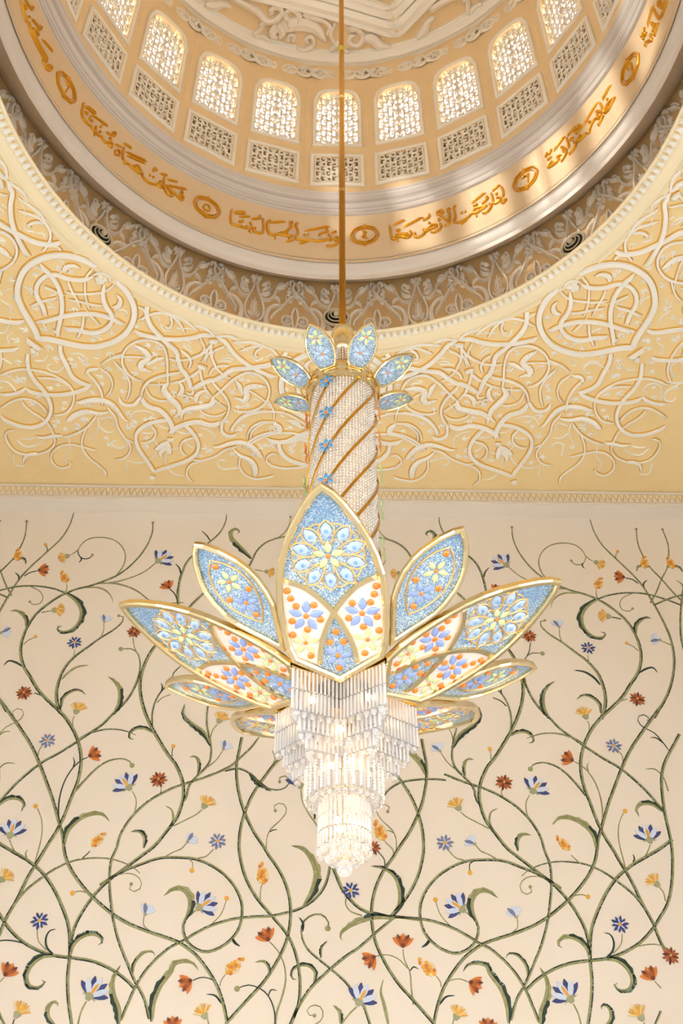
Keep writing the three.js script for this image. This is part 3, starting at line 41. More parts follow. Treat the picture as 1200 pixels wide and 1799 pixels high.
const DOMESCROLL = [[0.16,[[-2.4,-3.74],[-2.14,-3.87],[-1.8,-4.07],[-1.63,-4.25],[-1.42,-4.22],[-1.27,-4.04],[-1.43,-3.95],[-1.55,-4.06],[-1.45,-4.13]]],[0.16,[[-1.3,-4.24],[-1.16,-4.4],[-0.97,-4.35],[-0.88,-4.16],[-1.02,-4.01],[-1.2,-4.09],[-1.14,-4.24],[-1.08,-4.18]]],[0.3,[[-1.2,-4.37],[-0.86,-4.31],[-0.55,-4.38],[-0.37,-4.55],[-0.26,-4.71]]],[0.2,[[-1.39,-4.31],[-1.5,-4.5],[-1.38,-4.61]]],[0.2,[[-1.39,-4.31],[-1.28,-4.48],[-1.36,-4.61]]],[0.1,[[-1.16,-4.68],[-1.1,-4.53],[-1.0,-4.55],[-1.02,-4.64],[-1.08,-4.6]]],[0.12,[[-0.97,-4.8],[-0.76,-4.85],[-0.55,-4.72],[-0.62,-4.56],[-0.75,-4.63],[-0.65,-4.7]]],[0.14,[[-0.83,-4.06],[-0.62,-4.17],[-0.34,-4.24],[-0.18,-4.39],[-0.27,-4.55]]],[0.14,[[0.22,-4.42],[0.43,-4.39],[0.59,-4.56],[0.45,-4.74],[0.27,-4.67],[0.33,-4.53],[0.42,-4.57]]],[0.24,[[0.58,-4.59],[0.79,-4.58],[0.98,-4.72],[1.26,-4.72]]],[0.1,[[-0.06,-4.28],[-0.16,-4.53],[-0.05,-4.74],[-0.1,-4.67]]],[0.12,[[-0.19,-4.86],[0.06,-4.71],[0.16,-4.85],[0.31,-4.86]]],[0.12,[[-1.95,-4.53],[-1.77,-4.39],[-1.7,-4.28],[-1.81,-4.32]]],[0.14,[[-1.92,-4.55],[-1.71,-4.56],[-1.57,-4.65]]],[0.2,[[1.81,-4.53],[1.98,-4.36],[2.05,-4.17],[2.2,-4.06]]]];

// ---------------------------------------------------------------- helpers
let seed = 12345;
const rnd = () => (seed = (seed * 1664525 + 1013904223) >>> 0) / 4294967296;
const D2R = Math.PI / 180;
const taken = {};
function numbered(name) { const n = taken[name] = (taken[name] ?? -1) + 1; return n ? `${name}_${String(n).padStart(3, '0')}` : name; }
function mesh(name, geo, mat, parent) {
  const m = new THREE.Mesh(geo, mat); m.name = name; m.castShadow = m.receiveShadow = true; parent.add(m); return m;
}
function group(name, parent) { const g = new THREE.Group(); g.name = name; parent.add(g); return g; }
function tag(o, label, category, grp, kind) { o.userData.label = label; o.userData.category = category; if (grp) o.userData.group = grp; if (kind) o.userData.kind = kind; return o; }
const structure = (o, label, category) => tag(o, label, category, null, 'structure');

// a spline through 2-d points
function spline(pts, n, closed) {
  const c = new THREE.CatmullRomCurve3(pts.map(p => new THREE.Vector3(p[0], p[1], 0)), !!closed, 'centripetal');
  return c.getSpacedPoints(n).map(p => [p.x, p.y]);
}
const FLAT = [[[-1, 0], [-0.82, 1]], [[-0.82, 1], [0.82, 1]], [[0.82, 1], [1, 0]]];
const ROUND = [[[-1, 0], [-0.75, 0.66], [0, 1], [0.75, 0.66], [1, 0]]];
const RIDGE = [[[-1, 0], [-0.86, 0.7]], [[-0.86, 0.7], [0, 1]], [[0, 1], [0.86, 0.7]], [[0.86, 0.7], [1, 0]]];
// a raised band along a line of points on a surface: map(u, v, height) gives the place in the room
function band(line, half, h, map, profile = FLAT, side = [-1, 1], closed = false) {
  const n = line.length, pos = [], uv = [], idx = [], lo = side[0], hi = side[1];
  let run = 0; const runs = [0];
  for (let i = 1; i < n; i++) { run += Math.hypot(line[i][0] - line[i - 1][0], line[i][1] - line[i - 1][1]); runs.push(run); }
  for (const facet of profile) {
    const base = pos.length / 3, k = facet.length;
    for (let i = 0; i < n; i++) {
      const a = line[closed ? (i - 1 + n - 1) % (n - 1) : Math.max(i - 1, 0)], b = line[closed ? (i + 1) % (n - 1) : Math.min(i + 1, n - 1)];
      let tx = b[0] - a[0], ty = b[1] - a[1]; const l = Math.hypot(tx, ty) || 1; tx /= l; ty /= l;
      const t = i / (n - 1), w = half(t), end = !closed && (i === 0 || i === n - 1) ? 0 : 1;
      for (const [s, hh] of facet) {
        const o = (lo + (hi - lo) * (s + 1) / 2) * w;
        pos.push(...map(line[i][0] - ty * o, line[i][1] + tx * o, hh * h * end));
        uv.push(runs[i], o);
      }
    }
    for (let i = 0; i < n - 1; i++) for (let j = 0; j < k - 1; j++) {
      const a = base + i * k + j, b = a + 1, c = a + k, d = c + 1;
      idx.push(a, c, b, b, c, d);
    }
  }
  const g = new THREE.BufferGeometry();
  g.setAttribute('position', new THREE.Float32BufferAttribute(pos, 3));
  g.setAttribute('uv', new THREE.Float32BufferAttribute(uv, 2));
  g.setIndex(idx); g.computeVertexNormals();
  return g;
}
const taper = (w0, w1) => t => (w0 + (w1 - w0) * t) / 2;
const leafWidth = w => t => w / 2 * (0.22 + 0.78 * Math.sin(Math.PI * Math.min(1, Math.pow(t, 0.75) * 0.92 + 0.08))) * (t > 0.97 ? 0.3 : 1);
function lengthOf(p) { let l = 0; for (let i = 1; i < p.length; i++) l += Math.hypot(p[i][0] - p[i - 1][0], p[i][1] - p[i - 1][1]); return l; }
const shapeOf = (pts, holes = []) => { const s = new THREE.Shape(pts.map(p => new THREE.Vector2(p[0], p[1]))); for (const h of holes) s.holes.push(new THREE.Path(h.map(p => new THREE.Vector2(p[0], p[1])))); return s; };
function slab(pts, depth, bevel = 0, holes = []) {
  return new THREE.ExtrudeGeometry(shapeOf(pts, holes), { depth: depth - bevel, bevelEnabled: bevel > 0, bevelThickness: bevel, bevelSize: bevel, bevelOffset: -bevel, bevelSegments: 1, curveSegments: 8, steps: 1 });
}
const box = (w, h, d, x = 0, y = 0, z = 0) => new THREE.BoxGeometry(w, h, d).translate(x, y, z);
function lathe(profile, segments = 96) { return new THREE.LatheGeometry(profile.map(p => new THREE.Vector2(p[0], p[1])), segments); }
// lathe with hard edges between profile points
function turned(profile, segments = 120) {
  const gs = [];
  for (let i = 0; i < profile.length - 1; i++) gs.push(lathe([profile[i], profile[i + 1]], segments));
  return mergeGeometries(gs);
}
// lathe given as several smooth runs
const moulding = (runs, segments = 192) => mergeGeometries(runs.map(r => lathe(r, segments)));

// ---------------------------------------------------------------- textures (grain only) and materials
function noiseTexture(size, fn, srgb = true) {
  const d = new Uint8Array(size * size * 4);
  for (let y = 0; y < size; y++) for (let x = 0; x < size; x++) { const c = fn(x / size, y / size, x, y), i = (y * size + x) * 4; d[i] = c[0]; d[i + 1] = c[1]; d[i + 2] = c[2]; d[i + 3] = 255; }
  const t = new THREE.DataTexture(d, size, size); t.wrapS = t.wrapT = THREE.RepeatWrapping; t.magFilter = THREE.LinearFilter; t.minFilter = THREE.LinearFilter;
  if (srgb) t.colorSpace = THREE.SRGBColorSpace; t.needsUpdate = true; return t;
}
function lattice(n) { const a = new Float32Array(n * n).map(() => rnd()); return (x, y) => { x = ((x % 1) + 1) % 1 * n; y = ((y % 1) + 1) % 1 * n; const i = Math.floor(x), j = Math.floor(y), u = x - i, v = y - j, s = u * u * (3 - 2 * u), t = v * v * (3 - 2 * v), g = (p, q) => a[(q % n) * n + p % n]; return (g(i, j) * (1 - s) + g(i + 1, j) * s) * (1 - t) + (g(i, j + 1) * (1 - s) + g(i + 1, j + 1) * s) * t; }; }
const n8 = lattice(8), n32 = lattice(32), n64 = lattice(64), n16 = lattice(16);
const mixc = (a, b, t) => a.map((v, i) => v + (b[i] - v) * t);
const mottled = (a, b, amount = 1, size = 256) => noiseTexture(size, (u, v) => mixc(a, b, Math.min(1, Math.max(0, 0.5 + amount * (n8(u, v) * 0.5 + n16(u + 0.3, v) * 0.3 + n64(u, v) * 0.4 - 0.6)))));
const std = (o) => new THREE.MeshStandardMaterial({ roughness: 0.75, metalness: 0, ...o });
const phys = (o) => new THREE.MeshPhysicalMaterial({ roughness: 0.5, metalness: 0, ...o });
const tex = (t, r) => { const c = t.clone(); c.repeat.set(r, r); c.needsUpdate = true; return c; };

const M = {};
M.wall = std({ map: tex(mottled([234, 218, 197], [239, 225, 207], 0.8), 0.25), roughness: 0.42 });
M.plain = std({ map: tex(mottled([232, 219, 199], [238, 226, 208], 0.8), 0.3), roughness: 0.8 });
M.hall = std({ map: tex(mottled([226, 225, 222], [233, 232, 230], 0.8), 0.3), roughness: 0.8 });
M.floor = std({ color: '#dfe1e4', roughness: 0.3 });
M.ceil = std({ map: tex(mottled([243, 212, 150], [248, 220, 164], 0.9), 0.35), roughness: 0.85 });
M.strand = std({ map: tex(mottled([247, 240, 225], [251, 245, 233], 1.2), 1.2), roughness: 0.8 });
M.amber = std({ color: '#e2ac4a', roughness: 0.7 });
M.sprig = std({ color: '#f7f1e4', roughness: 0.8 });
M.rim = std({ map: tex(mottled([244, 224, 180], [249, 233, 196], 0.8), 0.5), roughness: 0.85 });
M.stucco = std({ map: tex(mottled([230, 198, 147], [236, 207, 159], 0.9), 0.4), roughness: 0.85 });
M.friezeGround = std({ map: tex(mottled([214, 174, 116], [221, 184, 130], 0.9), 0.4), roughness: 0.85 });
M.relief = std({ map: tex(mottled([232, 217, 194], [239, 226, 206], 1), 0.6), roughness: 0.8 });
M.cornice = std({ map: tex(mottled([226, 213, 196], [233, 221, 206], 0.9), 0.4), roughness: 0.6 });
M.dusty = std({ map: tex(noiseTexture(256, (u, v) => mixc([226, 216, 204], [184, 174, 164], Math.min(1, Math.max(0, 2.4 * (n8(u, v * 3) * 0.5 + n32(u, v) * 0.3 + n64(u, v) * 0.2) - 0.75)))), 0.22), roughness: 0.7 });
M.bandWall = std({ map: tex(mottled([224, 195, 152], [230, 203, 163], 0.8), 0.35), roughness: 0.8 });
M.goldPaint = phys({ color: '#d99a1e', roughness: 0.36, metalness: 0.5 });
M.screen = std({ color: '#ece0cb', roughness: 0.8 });
M.frame = std({ color: '#efe6d4', roughness: 0.75 });
M.glass = phys({ color: '#ffffff', transmission: 1, thickness: 0, roughness: 0.05, ior: 1.45 });
M.black = std({ color: '#0b0a09', roughness: 0.5 });
M.nozzle = std({ color: '#d8c8a6', roughness: 0.5 });
// inlaid marbles
M.olive = std({ map: tex(mottled([138, 136, 88], [172, 168, 118], 1.6), 2.5), roughness: 0.35 });
M.darkGreen = std({ map: tex(noiseTexture(256, (u, v) => { const w = n16(u, v) * 0.7 + n64(u, v) * 0.3, f = n32(u + 0.37, v + 0.11); return f > 0.86 ? [206, 212, 196] : w > 0.55 ? mixc([84, 108, 92], [128, 142, 120], n64(u, v)) : mixc([18, 28, 24], [46, 66, 54], n64(u, v)); }), 1.6), roughness: 0.3 });
M.deepGreen = std({ map: tex(mottled([34, 50, 42], [62, 82, 66], 1.4), 2), roughness: 0.3 });
M.navy = std({ map: tex(noiseTexture(128, (u, v) => n64(u, v) > 0.8 ? [150, 155, 190] : mixc([32, 40, 92], [70, 82, 140], n16(u, v))), 4), roughness: 0.3 });
M.slate = std({ map: tex(noiseTexture(128, (u, v) => n64(u, v) > 0.78 ? [190, 192, 205] : mixc([84, 90, 128], [140, 144, 172], n16(u, v))), 4), roughness: 0.3 });
M.paleBlue = std({ color: '#d3d9e8', roughness: 0.35 });
M.rust = std({ map: tex(mottled([150, 74, 38], [196, 112, 58], 1.6), 4), roughness: 0.35 });
M.brown = std({ map: tex(mottled([96, 44, 28], [134, 66, 40], 1.5), 4), roughness: 0.35 });
M.orange = std({ map: tex(mottled([208, 112, 44], [232, 140, 64], 1.4), 4), roughness: 0.35 });
M.yellow = std({ map: tex(mottled([222, 152, 42], [240, 182, 74], 1.5), 4), roughness: 0.35 });
M.cream = std({ map: tex(mottled([226, 190, 122], [240, 214, 160], 1.4), 4), roughness: 0.35 });
M.calyx = std({ color: '#a3a27c', roughness: 0.4 });
// chandelier
M.gold = phys({ color: '#ecd6a6', metalness: 1, roughness: 0.13 });
M.goldDull = phys({ color: '#cf9a3c', metalness: 1, roughness: 0.24 });
M.wire = phys({ color: '#e6bf84', metalness: 1, roughness: 0.3 });
M.mosaic = std({ map: tex(noiseTexture(512, (u, v, x, y) => { const k = rnd(), p = n8(u, v) * 0.5 + n16(u, v) * 0.3; return k < 0.3 + 0.4 * p ? [104, 136, 164] : k < 0.42 + 0.5 * p ? [140, 163, 182] : k < 0.9 ? [212, 214, 206] : [78, 110, 148]; }), 0.36), roughness: 0.3 });
M.tube = std({ color: '#efdcc2', roughness: 0.6 });
M.pearl = phys({ color: '#e2d2c6', roughness: 0.25, clearcoat: 0.6 });
M.orangeGem = phys({ color: '#f07a08', roughness: 0.12, clearcoat: 1, specularIntensity: 1 });
M.gemRing = phys({ color: '#d86a10', roughness: 0.3 });
M.coreGem = phys({ color: '#6a9bd0', roughness: 0.1, clearcoat: 1 });
M.blueGem = phys({ color: '#8398cc', roughness: 0.1, clearcoat: 1 });
M.paleGem = phys({ color: '#a9bdd6', roughness: 0.1, clearcoat: 1 });
M.greenGem = phys({ color: '#c6cc8e', roughness: 0.1, clearcoat: 1 });
M.aquaGem = phys({ color: '#3fa0e8', roughness: 0.08, transmission: 0.5, thickness: 0.01, clearcoat: 1 });
M.amberGem = phys({ color: '#f07818', roughness: 0.08, transmission: 0.5, thickness: 0.01, clearcoat: 1 });
M.limeGem = phys({ color: '#a8dc8c', roughness: 0.08, transmission: 0.5, thickness: 0.01, clearcoat: 1 });
M.crystal = phys({ color: '#fffdfb', roughness: 0.09, transmission: 0.64, thickness: 0.02, ior: 1.5 });
M.ball = phys({ color: '#fffdfb', roughness: 0.04, transmission: 0.88, thickness: 0.04, ior: 1.5 });
M.bead = phys({ color: '#fff6ea', roughness: 0.08, transmission: 0.3, thickness: 0.02, ior: 1.55 });
M.bulb = std({ color: '#fff2dc', emissive: '#ffdca8', emissiveIntensity: 8 });
M.fasciaGilt = std({ color: '#e6c07a', roughness: 0.7 });
M.tape = std({ color: '#e8c81e', roughness: 0.6 });
M.white = std({ color: '#e9e7e2', roughness: 0.6 });

// ---------------------------------------------------------------- surfaces of the place
const onWall = (x, y, n) => [x, y, -ROOM + n];
const onCeiling = (x, z, n) => [x, YC - n, z];
const onDrum = R => (s, y, n) => { const a = s / R, r = R - n; return [r * Math.sin(a), y, -r * Math.cos(a)]; };
const CAP0 = 26.72, CAPR = 4.86;
const capHeight = r => CAP0 + (CAPR - r) * 0.3;
const onCap = (x, z, n) => [x, capHeight(Math.hypot(x, z)) - n, z];
// ---------------------------------------------------------------- the hall: floor, walls, ceiling
structure(mesh('floor', box(2 * ROOM + 2 * WT, 0.3, 2 * ROOM + 2 * WT, 0, -0.15, 0), M.floor, scene), 'pale polished marble floor of the domed hall', 'floor');
const CEIL_HALF = ROOM - 0.403;
const wallBack = structure(mesh('wall_back', box(2 * ROOM + 2 * WT, 17.3, WT, 0, 8.65, -ROOM - WT / 2), M.wall, scene), 'cream marble wall inlaid with winding green vines and flowers', 'wall');
let windowNumber = 0;
function windowedWall(name, centers, w, label, place) {
  const holes = centers.map(c => [[c - w / 2, 1.0], [c + w / 2, 1.0], [c + w / 2, 5.2], [c - w / 2, 5.2]]);
  const g = slab([[-ROOM, 0], [ROOM, 0], [ROOM, 17.3], [-ROOM, 17.3]], WT, 0, holes);
  const m = structure(mesh(name, g, M.hall, scene), label, 'wall'); place(m);
  for (const c of centers) {
    const win = structure(group(`window_${++windowNumber}`, scene), `tall clear window number ${windowNumber} of the lower hall`, 'window'); place(win);
    mesh('pane', box(w, 4.2, 0.02, c, 3.1, 0.3), M.glass, win);
    for (const x of [-1, 1]) mesh('jamb', box(0.12, 4.44, 0.16, c + x * (w / 2 + 0.02), 3.1, 0.3), M.frame, win);
    for (const y of [0.98, 5.22]) mesh('rail', box(w, 0.12, 0.16, c, y, 0.3), M.frame, win);
  }
}
windowedWall('wall_front', FRONT_WINDOWS, 3.4, 'plain white wall behind the viewer with tall windows', o => o.position.set(0, 0, ROOM));
windowedWall('wall_left', SIDE_WINDOWS.map(z => z), 3, 'plain white side wall on the left with tall windows', o => { o.rotation.y = -Math.PI / 2; o.position.set(-ROOM, 0, 0); });
windowedWall('wall_right', SIDE_WINDOWS.map(z => -z), 3, 'plain white side wall on the right with tall windows', o => { o.rotation.y = Math.PI / 2; o.position.set(ROOM, 0, 0); });

// flat ceiling with the round opening of the dome
const circle = (r, n = 160) => Array.from({ length: n }, (_, i) => [r * Math.cos(2 * Math.PI * i / n), r * Math.sin(2 * Math.PI * i / n)]);
const E0 = ROOM + WT;
const ceiling = structure(mesh('ceiling', slab([[-E0, -E0], [E0, -E0], [E0, E0], [-E0, E0]], 0.35, 0, [circle(5.3)]).rotateX(-Math.PI / 2).translate(0, YC, 0), M.ceil, scene),
  'flat pale yellow ceiling carved with white interlaced tendrils round the dome', 'ceiling');

// crown cornice along the four walls: fascia with teeth, soffit
{
  const t = structure(group('trim_1', scene), 'cream crown cornice with a toothed fascia between wall and ceiling', 'cornice');
  const C = CEIL_HALF, len = 2 * C;
  const strip = (y0, y1, out) => [0, 1, 2, 3].map(k => box(len - 0.004, y1 - y0, out, 0, (y0 + y1) / 2, -C + out / 2).rotateY(k * Math.PI / 2));
  const bars = (y0, y1, out) => [0, 1, 2, 3].map(k => box(len + (k % 2 ? 0 : 0.8), y1 - y0, 0.403 + out, 0, (y0 + y1) / 2, -C - 0.2015 + out / 2).rotateY(k * Math.PI / 2));
  mesh('soffit_board', mergeGeometries(bars(16.31, YC, 0)), M.plain, t);
  mesh('upper_fillet', mergeGeometries(strip(16.6, 16.66, 0.035)), M.relief, t);
  mesh('lower_fillet', mergeGeometries(strip(16.318, 16.365, 0.03)), M.relief, t);
  mesh('gilt_ground', mergeGeometries(strip(16.37, 16.595, 0.008)), M.fasciaGilt, t);
  const tooth = slab([[-0.055, -0.09], [0.055, -0.09], [0, 0.088]], 0.03, 0.006), wedge = slab([[-0.046, 0.105], [0.046, 0.105], [0, -0.045]], 0.026, 0.006);
  const n = 140, step = 0.118;
  for (let i = 0; i < n; i++) {
    const x = (i - (n - 1) / 2) * step;
    const a = mesh('tooth', tooth, M.relief, t); a.position.set(x, 16.475, -C);
    const b = mesh('wedge', wedge, M.rim, t); b.position.set(x + step / 2, 16.482, -C);
  }
}

// ---------------------------------------------------------------- the dome opening: rim, frieze, cornices, inscription band
{
  const rim = structure(mesh('trim_2', moulding([
    [[6.06, 17.3], [5.35, 16.98], [5.0, YC + 0.045]], [[5.0, YC + 0.045], [4.995, YC + 0.01], [5.02, YC - 0.01], [5.04, YC]], [[5.04, YC], [5.05, YC + 0.015], [5.18, YC + 0.015], [5.2, YC - 0.02]],
    [[5.2, YC - 0.02], [5.26, YC - 0.05], [5.34, YC - 0.05]], [[5.34, YC - 0.05], [5.36, YC - 0.05]], [[5.36, YC - 0.05], [5.38, YC - 0.02], [5.46, YC - 0.015]], [[5.46, YC - 0.015], [5.48, YC - 0.03], [5.52, YC + 0.005]]], 192), M.rim, scene), 'pale beaded rim round the circular dome opening', 'moulding');
  // little leaf beads in the groove
  const bead = slab([[-0.045, -0.06], [0, -0.075], [0.045, -0.06], [0.04, 0.0], [0, 0.075], [-0.04, 0.0]], 0.035, 0.012);
  const gap = slab([[-0.02, -0.02], [0.02, -0.02], [0, 0.07]], 0.025, 0.004);
  const n = 270;
  for (let i = 0; i < n; i++) {
    const a = (i + 0.5) / n * 2 * Math.PI; if (Math.cos(a) < -0.35) continue;
    const put = (g, m, name, aa) => { const b = mesh(name, g, m, rim); b.position.set(5.115 * Math.sin(aa), YC + 0.02, -5.115 * Math.cos(aa)); b.rotation.order = 'YXZ'; b.rotation.set(Math.PI / 2, -aa, 0); };
    put(bead, M.sprig, 'bead', a);
    if (Math.cos(a) > 0.1) put(gap, M.stucco, 'dart', a + Math.PI / n);
  }
}
const RF = 6.03;
const frieze = structure(mesh('wall_frieze', moulding([[[6.03, 17.0], [6.03, 19.6]], [[6.03, 17.0], [6.5, 17.0]], [[6.5, 17.0], [6.5, 21.4]], [[6.5, 21.4], [5.2, 21.4]]], 192), M.friezeGround, scene), 'ochre drum wall with a carved frieze of palmettes under the white cornice', 'wall');
{
  const P = Math.PI / 12 * RF, map = onDrum(RF), W = t => t;
  const S = (pts, w, h = 0.05, prof = FLAT, wf) => band(spline(pts, Math.max(8, Math.round(lengthOf(pts) / 0.05))), wf || taper(w, w), h * 1.3, map, prof);
  const both = (f) => [1, -1].map(s => f(pts => pts.map(([x, y]) => [x * s, y])));
  const disc = (x, y, r, h) => { const gs = [], o = Array.from({ length: 13 }, (_, i) => [x + r * 0.5 * Math.cos(i / 6 * Math.PI), y + r * 0.5 * Math.sin(i / 6 * Math.PI)]); return band(o, () => r * 0.5, h, map, ROUND, [-1, 1], true); };
  const ops = [];
  const part = (name, g) => ops.push([name, g]);
  // palmette in its drop
  part('drop', mergeGeometries(both(m => S(m([[0, 19.2], [0.05, 18.9], [0.14, 18.58], [0.185, 18.3], [0.14, 18.03], [0.02, 17.9]]), 0.044))));
  part('palmette', mergeGeometries([S([[0, 18.1], [0, 18.4], [0, 18.68]], 0.05, 0.06, ROUND, leafWidth(0.09)), ...[18.2, 18.3, 18.4, 18.5].flatMap((y, i) => both(m => S(m([[0.01, y - 0.06], [0.06 - i * 0.006, y + 0.01], [0.09 - i * 0.014, y + 0.07]]), 0.05, 0.05, ROUND, leafWidth(0.055)))), ...both(m => S(m([[0, 18.14], [0.07, 18.1], [0.11, 18.16], [0.07, 18.2]]), 0.04))]));
  part('rosette', mergeGeometries(Array.from({ length: 5 }, (_, k) => { const a = k / 5 * 2 * Math.PI + Math.PI / 2; return S([[0.015 * Math.cos(a), 19.24 + 0.015 * Math.sin(a)], [0.07 * Math.cos(a), 19.24 + 0.07 * Math.sin(a)], [0.12 * Math.cos(a), 19.24 + 0.12 * Math.sin(a)]], 0.05, 0.075, ROUND, leafWidth(0.07)); })));
  for (const s of [1, -1]) {
    const m = pts => pts.map(([x, y]) => [x * s, y]);
    part('branch', mergeGeometries([S(m([[0.08, 18.72], [0.17, 18.64], [0.27, 18.66], [0.36, 18.8], [0.41, 18.98], [0.47, 19.05]]), 0.044), S(m([[0.36, 18.82], [0.44, 18.78], [0.5, 18.66]]), 0.06, 0.05, ROUND, leafWidth(0.07))]));
    part('half_leaf', mergeGeometries([S(m([[0.1, 18.84], [0.19, 18.82], [0.28, 18.92], [0.3, 19.05]]), 0.06, 0.06, ROUND, leafWidth(0.085)), S(m([[0.13, 18.94], [0.22, 19.0], [0.29, 19.1], [0.25, 19.19], [0.17, 19.2]]), 0.036, 0.055, ROUND), S(m([[0.12, 19.1], [0.2, 19.12], [0.22, 19.2]]), 0.045, 0.06, ROUND, leafWidth(0.07))]));
    part('bud', mergeGeometries([S(m([[0.43, 19.06], [0.5, 19.12], [0.58, 19.2], [0.65, 19.32]]), 0.1, 0.065, ROUND, leafWidth(0.09)), S(m([[0.42, 19.08], [0.46, 19.2], [0.56, 19.26]]), 0.04, 0.05, ROUND)]));
    part('strand', S(m([[0.33, 18.14], [0.5, 18.44], [0.66, 18.74], [0.79, 18.93], [0.85, 19.08], [0.83, 19.2], [0.79, 19.31]]), 0.046, s > 0 ? 0.055 : 0.07));
    part('crescent', mergeGeometries([S(m([[0.33, 17.7], [0.27, 17.9], [0.24, 18.16], [0.29, 18.4], [0.42, 18.53], [0.5, 18.5]]), 0.11, 0.065, RIDGE, t => 0.065 * (1 - 0.55 * t)), S(m([[0.42, 18.54], [0.51, 18.53], [0.52, 18.45], [0.47, 18.44]]), 0.05, 0.07, ROUND)]));
    part('curl', mergeGeometries([S(m([[0.72, 18.86], [0.63, 18.9], [0.6, 18.78], [0.68, 18.7], [0.73, 18.78], [0.68, 18.82]]), 0.034, 0.055, ROUND), S(m([[0.71, 19.14], [0.65, 19.1], [0.66, 19.0], [0.72, 19.02]]), 0.045, 0.055, ROUND), S(m([[0.78, 19.3], [0.71, 19.36], [0.66, 19.3], [0.7, 19.25]]), 0.04, 0.055, ROUND)]));
    part('trefoil', mergeGeometries([S(m([[0.79, 18.55], [0.74, 18.36], [0.73, 18.2], [0.77, 17.9]]), 0.045), S(Array.from({ length: 13 }, (_, i) => [s * 0.64 + 0.1 * Math.cos(i / 6 * Math.PI), 18.12 + 0.13 * Math.sin(i / 6 * Math.PI)]), 0.04), ...Array.from({ length: 5 }, (_, k) => { const a = k / 5 * 2 * Math.PI + 1.2; return S([[s * 0.64, 18.12], [s * 0.64 + 0.035 * Math.cos(a), 18.12 + 0.045 * Math.sin(a)], [s * 0.64 + 0.06 * Math.cos(a), 18.12 + 0.075 * Math.sin(a)]], 0.03, 0.05, ROUND, leafWidth(0.05)); })]));
  }
  // 24 bays, those the viewer can face
  for (let k = -7; k <= 7; k++) for (const [name, g] of ops) {
    const nozzle = k % 3 === 0 && name === 'palmette'; if (nozzle) continue;
    const o = mesh(name, g, M.relief, frieze); o.rotation.y = -k * 15 * D2R;
  }
}
// white cornice, inscription band, dusty ledge, drum base
structure(mesh('trim_3', moulding([
  [[6.03, 19.48], [5.75, 19.12], [5.5, 18.84]], [[5.5, 18.84], [5.46, 18.8]], [[5.46, 18.8], [5.455, 18.92]], [[5.455, 18.92], [5.41, 18.94], [5.37, 19.0], [5.35, 19.07], [5.32, 19.1]], [[5.32, 19.1], [5.315, 19.16]], [[5.315, 19.16], [5.29, 19.17], [5.29, 19.2]]]), M.cornice, scene), 'smooth white cornice ring below the golden inscription', 'cornice');
const RB = 5.29;
const inscription = structure(mesh('wall_inscription', lathe([[5.29, 19.1], [5.29, 20.72]], 192), M.bandWall, scene), 'plain tan band with raised golden Arabic lettering round the drum', 'wall');
structure(mesh('trim_4', moulding([
  [[5.29, 20.64], [5.235, 20.66]], [[5.235, 20.66], [5.235, 20.78]], [[5.235, 20.78], [5.205, 20.8], [5.18, 20.87]], [[5.18, 20.87], [5.145, 20.9], [5.115, 20.97], [5.1, 21.05], [5.095, 21.1]], [[5.095, 21.1], [5.085, 21.11], [5.085, 21.18]], [[5.085, 21.18], [5.24, 21.22]]]), M.dusty, scene), 'greyish dusty ledge moulding between inscription and window drum', 'cornice');

